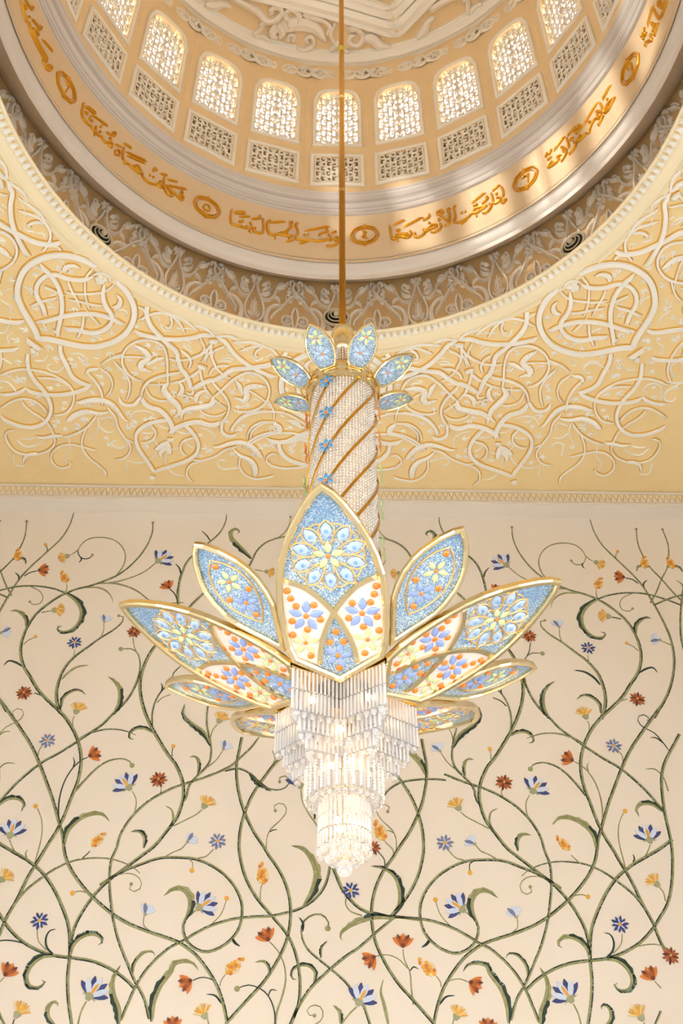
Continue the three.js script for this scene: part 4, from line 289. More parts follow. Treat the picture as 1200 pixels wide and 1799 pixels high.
// the golden lettering, one piece for each word, and the verse medallions
{
  const map = onDrum(RB), G = M.goldPaint;
  for (const [word, strokes] of Object.entries(CALLIG.words)) {
    const gs = strokes.map(([w, pts]) => {
      const p = pts.map(([a, h]) => [a * D2R * RB, h]);
      return band(p.length > 2 ? spline(p, Math.max(6, p.length * 4)) : spline([p[0], [(p[0][0] + p[1][0]) / 2, (p[0][1] + p[1][1]) / 2], p[1]], 6), t => w * 0.45 * (t < 0.04 || t > 0.96 ? 0.75 : 1), 0.05, map, ROUND);
    });
    mesh('inscription_word', mergeGeometries(gs), G, inscription);
  }
  const DIG = { 2: [[[0.06, 0.13], [0.02, 0.13], [-0.05, 0.1], [-0.06, 0.04]], [[0.06, 0.13], [0.05, -0.02], [0.02, -0.15]]], 3: [[[0.08, 0.12], [0.03, 0.07], [0.0, 0.12], [-0.04, 0.07], [-0.08, 0.1]], [[0.08, 0.12], [0.06, 0.0], [0.04, -0.15]]],
    4: [[[-0.05, 0.15], [0.04, 0.1], [-0.04, 0.03], [0.03, -0.01], [-0.06, -0.05], [0.07, -0.12]]], 5: [[[0, 0.12], [-0.07, 0.0], [-0.06, -0.09], [0.02, -0.11], [0.07, -0.03], [0, 0.12]]], 6: [[[-0.06, 0.14], [0.05, 0.1], [0.04, 0.0], [0.02, -0.16]]] };
  for (const [n, [a, h]] of Object.entries(CALLIG.medals)) {
    const s0 = a * D2R * RB, o = group('verse_medallion', inscription);
    const ring = Array.from({ length: 41 }, (_, i) => { const t = i / 40 * 2 * Math.PI, k = 1 + 0.02 * Math.cos(8 * t); return [s0 + 0.265 * Math.cos(t) * k, h + 0.29 * Math.sin(t) * k]; });
    mesh('ring', band(ring, () => 0.021, 0.045, map, RIDGE, [-1, 1], true), G, o);
    const inner = ring.map(([x, y]) => [s0 + (x - s0) * 0.8, h + (y - h) * 0.74]);
    mesh('inner_ring', band(inner, () => 0.008, 0.03, map, ROUND, [-1, 1], true), G, o);
    for (const s of [1, -1]) mesh('finial', mergeGeometries([band(spline([[s0, h + s * 0.22], [s0, h + s * 0.29], [s0, h + s * 0.36]], 8), leafWidth(0.08), 0.055, map, ROUND), band(spline([[s0 - 0.07, h + s * 0.25], [s0, h + s * 0.29], [s0 + 0.07, h + s * 0.25]], 8), leafWidth(0.06), 0.05, map, ROUND)]), G, o);
    mesh('numeral', mergeGeometries(DIG[n].map(p => band(spline(p.map(([x, y]) => [s0 + x, h + y]), 14), taper(0.036, 0.03), 0.04, map, ROUND))), G, o);
  }
}

// ---------------------------------------------------------------- window drum: 24 flat bays
const BAY = 5.15, CH = BAY * Math.sin(7.5 * D2R), DIST = BAY * Math.cos(7.5 * D2R);
const bayAt = (o, k) => { const a = k * 15 * D2R; o.position.set(DIST * Math.sin(a), 0, -DIST * Math.cos(a)); o.rotation.y = -a; };
const drum = structure(group('wall_drum', scene), 'tan dome drum pierced by arched lattice windows above carved panels', 'wall');
const archTop = (w, y0, y1, rise, n = 14) => { const p = [[-w, y0], [w, y0]]; for (let i = 0; i <= n; i++) { const t = i / n, x = w - 2 * w * t, u = x / w; p.push([x, y1 - rise * (1 - Math.pow(1 - Math.pow(Math.abs(u), 3.2), 0.5))]); } return p; };
const WIN = archTop(0.45, 23.0, 25.2, 0.5), WINO = archTop(0.53, 22.92, 25.3, 0.52);
const bayGeo = slab([[-CH - 0.002, 21.15], [CH + 0.002, 21.15], [CH + 0.002, 26.6], [-CH - 0.002, 26.6]], 0.3, 0, [WIN, [[-0.47, 21.51], [0.47, 21.51], [0.47, 22.49], [-0.47, 22.49]]]).translate(0, 0, -0.3);
// carved screens: scrolls laid out in mirrored cells
const flat = (x, y, n) => [x, y, n];
function scrollwork(w, y0, y1, cols, rows, sw, inside) {
  const gs = [], cw = w / cols, chh = (y1 - y0) / rows;
  const put = (pts, wd, h) => { const f = pts.filter(p => inside(p[0], p[1])); if (f.length > 2) for (const s of [1, -1]) gs.push(band(f.map(([x, y]) => [x * s, y]), taper(wd, wd), h, flat, ROUND)); };
  for (let i = 0; i < cols; i++) for (let j = 0; j < rows; j++) {
    const cx = (i + 0.5) * cw, cy = y0 + (j + 0.5) * chh, s = (i + j) % 2 ? 1 : -1, ph = rnd() * 1.2;
    const sp = []; for (let q = 0; q <= 16; q++) { const t = q / 16, a = ph + s * t * 5.6, r = 0.62 - 0.42 * t; sp.push([cx + cw * r * Math.cos(a), cy + chh * r * Math.sin(a)]); }
    put(sp, sw, 0.026);
    put(spline([[cx - cw * 0.6, cy + s * chh * 0.5], [cx - cw * 0.1, cy + s * chh * 0.42], [cx + cw * 0.3, cy + s * chh * 0.7], [cx + cw * 0.62, cy + s * chh * 0.45]], 10), sw * 0.9, 0.024);
    put(spline([[cx + s * cw * 0.5, cy - chh * 0.62], [cx + s * cw * 0.44, cy - chh * 0.1], [cx + s * cw * 0.6, cy + chh * 0.3], [cx + s * cw * 0.4, cy + chh * 0.62]], 10), sw * 0.8, 0.022);
  }
  return mergeGeometries(gs);
}
const inWin = (x, y) => { if (Math.abs(x) > 0.46 || y < 22.98) return false; const u = Math.min(1, Math.abs(x) / 0.45); return y < 25.22 - 0.5 * (1 - Math.sqrt(Math.max(0, 1 - Math.pow(u, 3.2)))); };
const tracery = scrollwork(0.45, 23.0, 25.2, 4, 10, 0.031, inWin);
const traceryBack = tracery.clone().scale(1, 1, -1);
const spine = mergeGeometries(Array.from({ length: 8 }, (_, i) => { const y = 23.05 + i * 0.27; return band(spline([[0, y], [0.06, y + 0.07], [0, y + 0.14], [-0.06, y + 0.07], [0, y]], 16), () => 0.016, 0.05, flat, ROUND); }));
const screenGeo = mergeGeometries([tracery, traceryBack, spine]);
const frameGeo = slab(WINO, 0.05, 0.018, [WIN]), frameInner = slab(archTop(0.475, 22.975, 25.23, 0.505), 0.03, 0.006, [archTop(0.44, 23.01, 25.19, 0.5)]);
const PAN = [[-0.48, 21.5], [0.48, 21.5], [0.48, 22.5], [-0.48, 22.5]], PANO = [[-0.56, 21.42], [0.56, 21.42], [0.56, 22.58], [-0.56, 22.58]];
const panelFrame = slab(PANO, 0.05, 0.018, [PAN]), panelBack = box(0.98, 1.02, 0.02, 0, 22, -0.2), panelInner = slab([[-0.48, 21.5], [0.48, 21.5], [0.48, 22.5], [-0.48, 22.5]], 0.026, 0.005, [[[-0.445, 21.535], [0.445, 21.535], [0.445, 22.465], [-0.445, 22.465]]]);
const panelScreen = scrollwork(0.45, 21.54, 22.46, 4, 5, 0.036, (x, y) => Math.abs(x) < 0.455 && y > 21.53 && y < 22.47).translate(0, 0, 0.012);
// interlace segment
const knot = (() => { const gs = [], L = 1.24, y0 = 26.02; for (const s of [1, -1]) {
  gs.push(band(Array.from({ length: 61 }, (_, i) => { const t = i / 60; return [(t - 0.5) * L, y0 + s * 0.15 * Math.sin(t * Math.PI * 7) * (0.5 + 0.5 * Math.sin(Math.PI * t))]; }), () => 0.026, s > 0 ? 0.05 : 0.06, flat, ROUND));
  gs.push(band(Array.from({ length: 61 }, (_, i) => { const t = i / 60; return [(t - 0.5) * L, y0 + s * (0.04 + 0.17 * Math.pow(Math.abs(Math.sin(t * Math.PI * 3.5 + Math.PI / 4 * 0)), 0.6) * (0.7 + 0.3 * Math.sin(Math.PI * t)))]; }), () => 0.024, 0.045, flat, ROUND));
  for (let q = 0; q < 4; q++) { const x = -0.42 + q * 0.28; gs.push(band(Array.from({ length: 13 }, (_, i) => [x + 0.055 * Math.cos(i / 6 * Math.PI), y0 + s * 0.1 + 0.05 * Math.sin(i / 6 * Math.PI)]), () => 0.018, 0.05, flat, ROUND, [-1, 1], true)); }
} return mergeGeometries(gs); })();
const ORD = ['first', 'second', 'third', 'fourth', 'fifth', 'sixth', 'seventh', 'eighth', 'ninth', 'tenth', 'eleventh', 'twelfth'];
for (let k = -12; k < 12; k++) {
  const bay = group('bay', drum); bayAt(bay, k);
  mesh('bay_wall', bayGeo, M.stucco, bay);
  mesh('panel_frame', panelFrame, M.frame, bay); mesh('panel_liner', panelInner, M.stucco, bay);
  mesh('panel_backing', panelBack, M.stucco, bay); mesh('carved_panel', panelScreen, M.screen, bay);
  const kn = mesh('interlace_band', knot, M.screen, drum); { const a = (k + 0.5) * 15 * D2R; kn.position.set(DIST * Math.sin(a), 0, -DIST * Math.cos(a)); kn.rotation.y = -a; }
  const w = structure(group(`window_${++windowNumber}`, scene), k === 0 ? 'arched lattice window right behind the gold rod' : `arched lattice window of the dome drum, ${ORD[Math.abs(k) - 1]} to the ${k < 0 ? 'left' : 'right'} of the gold rod`, 'window'); bayAt(w, k);
  mesh('frame', frameGeo, M.frame, w); mesh('liner', frameInner, M.stucco, w);
  const sc = mesh('tracery', screenGeo, M.screen, w); sc.position.z = -0.08;
  mesh('pane', slab(WIN, 0.015).translate(0, 0, -0.22), M.glass, w);
}
// upper cornice and the shallow cap with its hexagon
structure(mesh('trim_5', moulding([
  [[5.3, 26.45], [5.05, 26.45]], [[5.05, 26.45], [5.02, 26.42], [4.99, 26.45]], [[4.99, 26.45], [4.96, 26.5], [4.93, 26.6]], [[4.93, 26.6], [4.91, 26.61], [4.9, 26.68]], [[4.9, 26.68], [4.86, 26.69], [4.86, 26.76]]]), M.frame, scene), 'cream cornice ring between the lattice windows and the dome cap', 'cornice');
const cap = structure(mesh('ceiling_cap', moulding([[[5.3, 26.45], [5.7, 26.5], [5.7, 26.75], [5.2, capHeight(5.2)]], [[5.2, capHeight(5.2)], [3, capHeight(3)], [1, capHeight(1)], [0.001, capHeight(0)]]], 96), M.stucco, scene), 'tan dome cap with a hexagonal moulded coffer and scroll relief', 'ceiling');
{
  const V = k => { const a = (17 + 60 * k) * D2R; return [4.72 * Math.sin(a), -4.72 * Math.cos(a)]; };
  for (let k = 0; k < 6; k++) {
    const a = V(k), b = V(k + 1), line = Array.from({ length: 25 }, (_, i) => [a[0] + (b[0] - a[0]) * i / 24, a[1] + (b[1] - a[1]) * i / 24]);
    const inn = (q, f) => line.map(([x, z]) => [x * f, z * f]);
    mesh('coffer_moulding', mergeGeometries([band(line, () => 0.05, 0.12, onCap), band(inn(0, 0.965), () => 0.13, 0.16, onCap, RIDGE), band(inn(0, 0.91), () => 0.1, 0.1, onCap), band(inn(0, 0.875), () => 0.05, 0.15, onCap)]), M.frame, cap);
    const c = (x, z) => { const p = a, q = b; return p; };
    // openwork inside the hexagon
    const gs = [];
    for (let i = 0; i < 26; i++) for (let j = 0; j < 5; j++) {
      const t = (i + 0.5 + (j % 2) * 0.5) / 27, f = 0.83 - j * 0.06, x = (a[0] + (b[0] - a[0]) * t) * f, z = (a[1] + (b[1] - a[1]) * t) * f, r = 0.1, p = rnd() * 6;
      gs.push(band(Array.from({ length: 9 }, (_, q) => [x + r * (1 - q / 14) * Math.cos(p + q * 0.7), z + r * (1 - q / 14) * Math.sin(p + q * 0.7)]), () => 0.03, 0.07, onCap, ROUND));
    }
    mesh('openwork', mergeGeometries(gs), M.screen, cap);
    mesh('coffer_ground', (() => { const s = 0.84, g = new THREE.BufferGeometry(), P = [a, b].map(p => onCap(p[0] * s, p[1] * s, 0.02)), Q = onCap(0, 0, 0.02); g.setAttribute('position', new THREE.Float32BufferAttribute([...P[0], ...P[1], ...Q], 3)); g.setAttribute('uv', new THREE.Float32BufferAttribute([0, 0, 1, 0, 0, 1], 2)); g.computeVertexNormals(); return g; })(), M.stucco, cap);
    if (k < 2 || k > 3) for (const [w, pts] of DOMESCROLL) {
      const r = -k * 60 * D2R, q = pts.map(([x, z]) => [x * Math.cos(r) + z * Math.sin(r), -x * Math.sin(r) + z * Math.cos(r)]);
      mesh('scroll', band(spline(q, 22), w > 0.19 ? leafWidth(w) : taper(w, w * 0.7), 0.12, onCap, RIDGE), M.relief, cap);
    }
  }
}
// swivelling air nozzles in the frieze
{
  const where = ['in the frieze far left of the gold rod', 'in the frieze right behind the gold rod', 'in the bright right-hand part of the frieze'];
  [-45, 0, 45].forEach((az, i) => {
    const a = az * D2R, g = tag(group(numbered('air_nozzle'), scene), `black air nozzle with cream ball ${where[i]}`, 'air vent', 'air nozzles of the frieze');
    g.position.set(5.95 * Math.sin(a), 18.27, -5.95 * Math.cos(a)); g.rotation.y = -a;
    const ring = (r, t, z) => new THREE.TorusGeometry(r, t, 10, 32).translate(0, 0, z);
    mesh('bezel', ring(0.235, 0.028, 0.02), M.nozzle, g);
    mesh('cup', new THREE.CylinderGeometry(0.215, 0.215, 0.02, 32).rotateX(Math.PI / 2).translate(0, 0, 0.0), M.black, g);
    mesh('ring', ring(0.155, 0.012, 0.05), M.nozzle, g); mesh('ring', ring(0.1, 0.012, 0.09), M.nozzle, g);
    mesh('ball', new THREE.SphereGeometry(0.055, 20, 14).translate(0, 0, 0.1), M.nozzle, g);
  });
}
// ---------------------------------------------------------------- carved ceiling tendrils
{
  const place = { A: [], D: [], M: [] };
  const rot = (a, p) => p.map(([x, z]) => [x * Math.cos(a) - z * Math.sin(a), x * Math.sin(a) + z * Math.cos(a)]);
  const mir = p => p.map(([x, z]) => [-x, z]);
  const sprigs = []; let piece = 0; const laid = [];
  const lim = CEIL_HALF - 0.12;
  for (const [k, kind, w, lift, pts0] of CEIL) {
    const seen = [];
    const turns = k === 'A' ? [0, 1, 2, 3, 4, 5, 6, 7].map(i => i * Math.PI / 4) : [0, 1, 2, 3].map(i => i * Math.PI / 2);
    for (const t of turns) for (const s of [1, -1]) {
      const base = s > 0 ? pts0 : k === 'D' ? pts0.map(([x, z]) => [z, x]) : mir(pts0);
      const p = rot(t, base), zc = p.reduce((q, v) => q + v[1], 0) / p.length;
      if (zc > -0.4 || p.some(([x, z]) => Math.abs(x) > lim || Math.abs(z) > lim)) continue;
      const xc = p.reduce((q, v) => q + v[0], 0) / p.length;
      if (Math.abs(xc) > 7.4 || seen.some(([x, z]) => Math.hypot(x - xc, z - zc) < (kind === 'o' ? 0.2 : 0.04))) continue;
      seen.push([xc, zc]);
      const n = Math.max(8, Math.round(lengthOf(p) / 0.09)), line = spline(p, n); for (const v of line) laid.push(v);
      if (kind === 's') { sprigs.push(band(line, t2 => w * 0.75 * (1 - 0.5 * t2), 0.025, onCeiling, ROUND)); continue; }
      const name = kind === 'l' ? 'leaf' : kind === 'o' ? 'clasp' : 'tendril';
      const wf = kind === 'l' ? leafWidth(w * 1.35) : kind === 'o' ? t2 => w / 2 * Math.sqrt(Math.max(0.15, 1 - Math.pow(2 * t2 - 1, 6))) : t2 => w / 2 * (t2 > 0.93 ? 1 - (t2 - 0.93) * 7 : 1);
      const h = 0.022 + 0.013 * lift + (piece++ % 23) * 0.0007;
      const o = mesh(name, band(line, wf, h, onCeiling, kind === 'l' ? RIDGE : FLAT), M.strand, ceiling);
      mesh('gilt_edge', band(line, t2 => wf(t2) + 0.016, h * 0.42, onCeiling, FLAT), M.amber, o);
      if (kind === 'l' && w > 0.08) {                              // veins across the leaf
        const vs = []; for (let i = 2; i < line.length - 2; i += 2) { const a = line[i - 1], b = line[i + 1], l = Math.hypot(b[0] - a[0], b[1] - a[1]), tx = (b[0] - a[0]) / l, ty = (b[1] - a[1]) / l, q = wf(i / (line.length - 1)) * 0.9; vs.push(band([[line[i][0], line[i][1]], [line[i][0] - ty * q * 0.5 + tx * 0.03, line[i][1] + tx * q * 0.5 + ty * 0.03], [line[i][0] - ty * q + tx * 0.07, line[i][1] + tx * q + ty * 0.07]], () => 0.012, h + 0.012, onCeiling, ROUND)); }
        if (vs.length) mesh('vein', mergeGeometries(vs), M.ceil, o);
      }
    }
  }
  // small leafy sprigs in the free ground between the tendrils
  const cells = new Map(), key = (x, z) => Math.round(x / 0.25) + ',' + Math.round(z / 0.25);
  const add = v => { const k = key(v[0], v[1]); (cells.get(k) || cells.set(k, []).get(k)).push(v); };
  laid.forEach(add);
  const free = (x, z, d) => { for (let i = -1; i <= 1; i++) for (let j = -1; j <= 1; j++) for (const v of cells.get(key(x + i * 0.25, z + j * 0.25)) || []) if (Math.hypot(v[0] - x, v[1] - z) < d) return false; return true; };
  for (let q = 0; q < 5000; q++) {
    const a = (rnd() - 0.5) * 190 * D2R, r = 5.7 + rnd() * 3.2, x = r * Math.sin(a), z = -r * Math.cos(a);
    if (Math.abs(x) > 7.2 || z < -8.3 || !free(x, z, 0.17)) continue;
    const d = rnd() * 6.28, R0 = 0.14 + rnd() * 0.1, k = rnd() < 0.5 ? 1 : -1, p = [];
    for (let i = 0; i <= 7; i++) { const t = i / 7, e = d + k * t * 4.4, rr = R0 * (1 - 0.72 * t); p.push([x + rr * Math.cos(e), z + rr * Math.sin(e)]); }
    p.unshift([p[0][0] + R0 * 1.1 * Math.cos(d - k * 1.2), p[0][1] + R0 * 1.1 * Math.sin(d - k * 1.2)]);
    p.forEach(add); sprigs.push(band(spline(p, 22), t => 0.016 * (1 - 0.3 * t), 0.026, onCeiling, ROUND));
  }
  for (let q = 0; q < 9000; q++) {
    const a = (rnd() - 0.5) * 200 * D2R, r = 5.65 + rnd() * 3.4, x = r * Math.sin(a), z = -r * Math.cos(a);
    if (Math.abs(x) > 7.2 || z < -8.2 || !free(x, z, 0.11)) continue;
    const d = rnd() * 6.28, L = 0.1 + rnd() * 0.1; add([x, z]);
    for (const [t, l] of [[0, 1], [0.75, 0.7], [-0.75, 0.7]]) { const e = d + t, p = [[x, z], [x + L * l * 0.6 * Math.cos(e + 0.15), z + L * l * 0.6 * Math.sin(e + 0.15)], [x + L * l * Math.cos(e + 0.35), z + L * l * Math.sin(e + 0.35)]]; sprigs.push(band(spline(p, 5), leafWidth(0.032), 0.022, onCeiling, ROUND)); }
  }
  const s = mesh('sprig_relief', mergeGeometries(sprigs), M.sprig, ceiling); s.userData.kind = 'stuff';
}

// ---------------------------------------------------------------- marble inlay of the wall: vines, leaves, flowers
{
  const inlay = 0.012;
  const EDGE = 12.7;                                               // the pattern mirrors again past each end of the picture
  const fold = (p, s) => p.map(([x, y]) => [s === 1 ? x : s === -1 ? -x : s === 2 ? -EDGE - x : EDGE + x, y]);
  const sidesOf = (set, p) => set !== 'M' ? [1] : p.every(([x]) => x < -3.5) ? [1, -1, 2, -2] : [1, -1];
  const odd = s => s === 1 || s === -2;                            // not mirrored
  const disc = new THREE.CylinderGeometry(1, 1, inlay, 16).rotateX(Math.PI / 2).translate(0, 0, inlay / 2);
  const dot = (parent, name, x, y, r, m, z = 0) => { const o = mesh(name, disc, m, parent); o.position.set(x, y, z); o.scale.set(r, r, 1); return o; };
  for (const [set, w0, w1, curl, pts] of WALL.stems) for (const s of sidesOf(set, pts)) {
    const p = fold(pts, s), line = spline(p, Math.max(10, Math.round(lengthOf(p) / 0.09)));
    const k = rnd() < 0.5 ? 1 : -1, thick = w0 > 0.026;
    const wf = taper(w0 * 1.05, w1);
    const o = mesh('vine', band(line, wf, inlay, onWall, FLAT, thick ? (k > 0 ? [-1, 0.24] : [-0.24, 1]) : [-1, 1]), rnd() < (thick ? 1 : 0.88) ? M.olive : M.deepGreen, wallBack);
   
    if (thick) mesh('dark_strip', band(line, wf, inlay * 0.9, onWall, FLAT, k > 0 ? [0.2, 1] : [-1, -0.2]), M.darkGreen, o);
    if (curl) { const e = line[line.length - 1]; const d = dot(o, 'vine_tip', e[0], e[1], curl === 2 ? 0.042 : 0.026, M.olive, -ROOM + 0.002); }
  }
  for (const [set, w, kind, pts] of WALL.leaves) for (const s of sidesOf(set, pts)) {
    const p = fold(pts, s), line = spline(p, Math.max(12, Math.round(lengthOf(p) / 0.06)));
    const wf = leafWidth(w * (kind ? 1.15 : 1.2));
    // serrated outer edge on the broad leaves
    let turn = 0; for (let i = 1; i < p.length - 1; i++) turn += (p[i][0] - p[i - 1][0]) * (p[i + 1][1] - p[i][1]) - (p[i][1] - p[i - 1][1]) * (p[i + 1][0] - p[i][0]);
    const outer = turn > 0 ? -1 : 1;
    if (kind === 0) { const o = mesh('leaf', band(line, wf, inlay, onWall), rnd() < 0.6 ? M.deepGreen : M.olive, wallBack); continue; }
    const saw = t => wf(t) * (1 + (t > 0.12 && t < 0.9 ? 0.8 * ((t * 7) % 1) : 0));
    const a = mesh('leaf', band(line, wf, inlay, onWall, FLAT, outer > 0 ? [-1, 0.1] : [-0.1, 1]), M.olive, wallBack);
    const cut = Math.floor(line.length * (0.35 + 0.25 * rnd()));
    mesh('leaf_blade', band(line.slice(0, cut + 1), t => saw(t * cut / line.length), inlay, onWall, FLAT, outer > 0 ? [0.1, 1] : [-1, -0.1]), M.deepGreen, a);
    mesh('leaf_blade', band(line.slice(cut), t => saw((cut + t * (line.length - cut)) / line.length), inlay, onWall, FLAT, outer > 0 ? [0.1, 1] : [-1, -0.1]), rnd() < 0.5 ? M.olive : M.darkGreen, a);
  }
  // petals: unit length along +y, shared
  const petalShape = (w, tip) => slab([[0, 0], [w * 0.35, 0.18], [w * 0.5, 0.5], [w * 0.42, 0.76], [w * tip, 0.93], [0, 1], [-w * tip, 0.93], [-w * 0.42, 0.76], [-w * 0.5, 0.5], [-w * 0.35, 0.18]], inlay);
  const pNarrow = petalShape(0.3, 0.12), pWide = petalShape(0.46, 0.18), pSlim = petalShape(0.2, 0.1), pRound = petalShape(0.42, 0.34);
  const cup = slab([[-0.1, 0], [0.1, 0], [0.24, 0.26], [0.1, 0.36], [0, 0.3], [-0.1, 0.36], [-0.24, 0.26]], inlay);
  const petal = (f, g, m, ang, len, x = 0, y = 0, z = 0, wide = 1) => { const o = mesh('petal', g, m, f); o.position.set(x, y, z); o.rotation.z = ang * D2R; o.scale.set(len * wide, len, 1); return o; };
  const kinds = {
    A(f, m = M.navy) { for (let i = 0; i < 10; i++) petal(f, pNarrow, m, i * 36 + 8, 0.5 - 0.05 * (i % 2), 0, 0, i % 2 * 0.002); for (let i = 0; i < 5; i++) petal(f, pSlim, M.paleBlue, i * 72 + 28, 0.36, 0, 0, 0.004); dot(f, 'flower_centre', 0, 0, 0.095, M.yellow, 0.006); },
    a(f) { kinds.A(f, M.slate); },
    B(f) { [-62, -40, -20, 2, 22, 44, 66].forEach((a, i) => petal(f, i % 2 ? pNarrow : pWide, i % 2 ? M.paleBlue : M.navy, a, 0.82 - 0.12 * Math.abs(a) / 66, 0.06 * Math.sin(-a * D2R), 0.2, i % 2 * 0.003, i % 2 ? 1.1 : 0.66)); petal(f, pSlim, M.yellow, 0, 0.62, 0, 0.16, 0.007, 1.1); const c = mesh('calyx', cup, M.calyx, f); c.position.z = 0.008; c.scale.set(0.8, 0.85, 1); petal(f, pSlim, M.calyx, 100, 0.34, 0, 0.2, 0.004); petal(f, pSlim, M.calyx, -100, 0.34, 0, 0.2, 0.004); },
    C(f) { for (let i = 0; i < 12; i++) petal(f, pNarrow, i % 3 ? M.rust : M.brown, i * 30 + 5, 0.5 - 0.06 * (i % 2), 0, 0, i % 2 * 0.002); for (let i = 0; i < 7; i++) petal(f, pWide, i % 2 ? M.brown : M.rust, i * 51 + 20, 0.28, 0, -0.02, 0.005, 0.9); dot(f, 'flower_centre', 0.0, 0.02, 0.05, M.cream, 0.008); },
    D(f) { [-48, 48, -25, 25, 0].forEach((a, i) => petal(f, pWide, i < 2 ? M.orange : i === 4 ? M.orange : M.brown, a, 0.92, 0, 0.06, i * 0.0015, 0.66)); [-36, -12, 12, 36].forEach(a => petal(f, pSlim, M.rust, a, 0.8, 0, 0.08, 0.009)); dot(f, 'calyx', 0, 0.15, 0.14, M.brown, 0.01); },
    E(f) { [-58, -40, -24, -8, 8, 24, 40, 58].forEach((a, i) => petal(f, pRound, i % 3 === 1 ? M.cream : M.yellow, a, 0.66, 0.04 * Math.sin(-a * D2R), 0.3, i % 2 * 0.002, 0.42)); const c = mesh('calyx', cup, M.calyx, f); c.position.z = 0.006; },
    F(f) { [-46, -22, 0, 24, 46].forEach((a, i) => petal(f, pWide, i === 3 ? M.slate : M.paleBlue, a, 0.8, 0, 0.14, i % 2 * 0.003, 0.72)); petal(f, pSlim, M.slate, 10, 0.5, 0, 0.2, 0.007); const c = mesh('calyx', cup, M.calyx, f); c.scale.set(0.6, 0.6, 1); c.position.z = 0.006; },
    G(f) { [[0, 0.08], [-0.13, 0.16], [0.12, 0.17], [0, 0.25], [-0.2, 0.3], [0.2, 0.32], [-0.07, 0.38], [0.09, 0.42], [-0.17, 0.48], [0.2, 0.5], [0.02, 0.56], [-0.12, 0.64], [0.13, 0.66], [0.0, 0.76], [-0.07, 0.86], [0.03, 0.98]].forEach(([x, y], i) => dot(f, 'berry', x, y, 0.088, [M.yellow, M.cream, M.orange, M.yellow][i % 4])); },
    H(f) { dot(f, 'berry', 0, 0, 0.58, M.yellow); },
  };
  const names = { A: 'star_flower', a: 'star_flower', B: 'lily', C: 'dahlia', D: 'tulip', E: 'marigold', F: 'bud', G: 'berry_cluster', H: 'berry_stalk' };
  const radial = 'AaCH';
  for (const [set, kind, x, y, ang, size] of WALL.flowers) for (const s of sidesOf(set, [[x, y]])) {
    const f = group(names[kind], wallBack); kinds[kind](f);
    f.position.set(fold([[x, y]], s)[0][0], y, -ROOM + 0.004);
    f.rotation.z = (radial.includes(kind) ? (odd(s) ? 20 : -20) : (odd(s) ? ang : 180 - ang) - 90) * D2R;
    const sz = size * (kind === 'G' ? 1.25 : 1.0); f.scale.set(sz, sz, 1);
  }
}
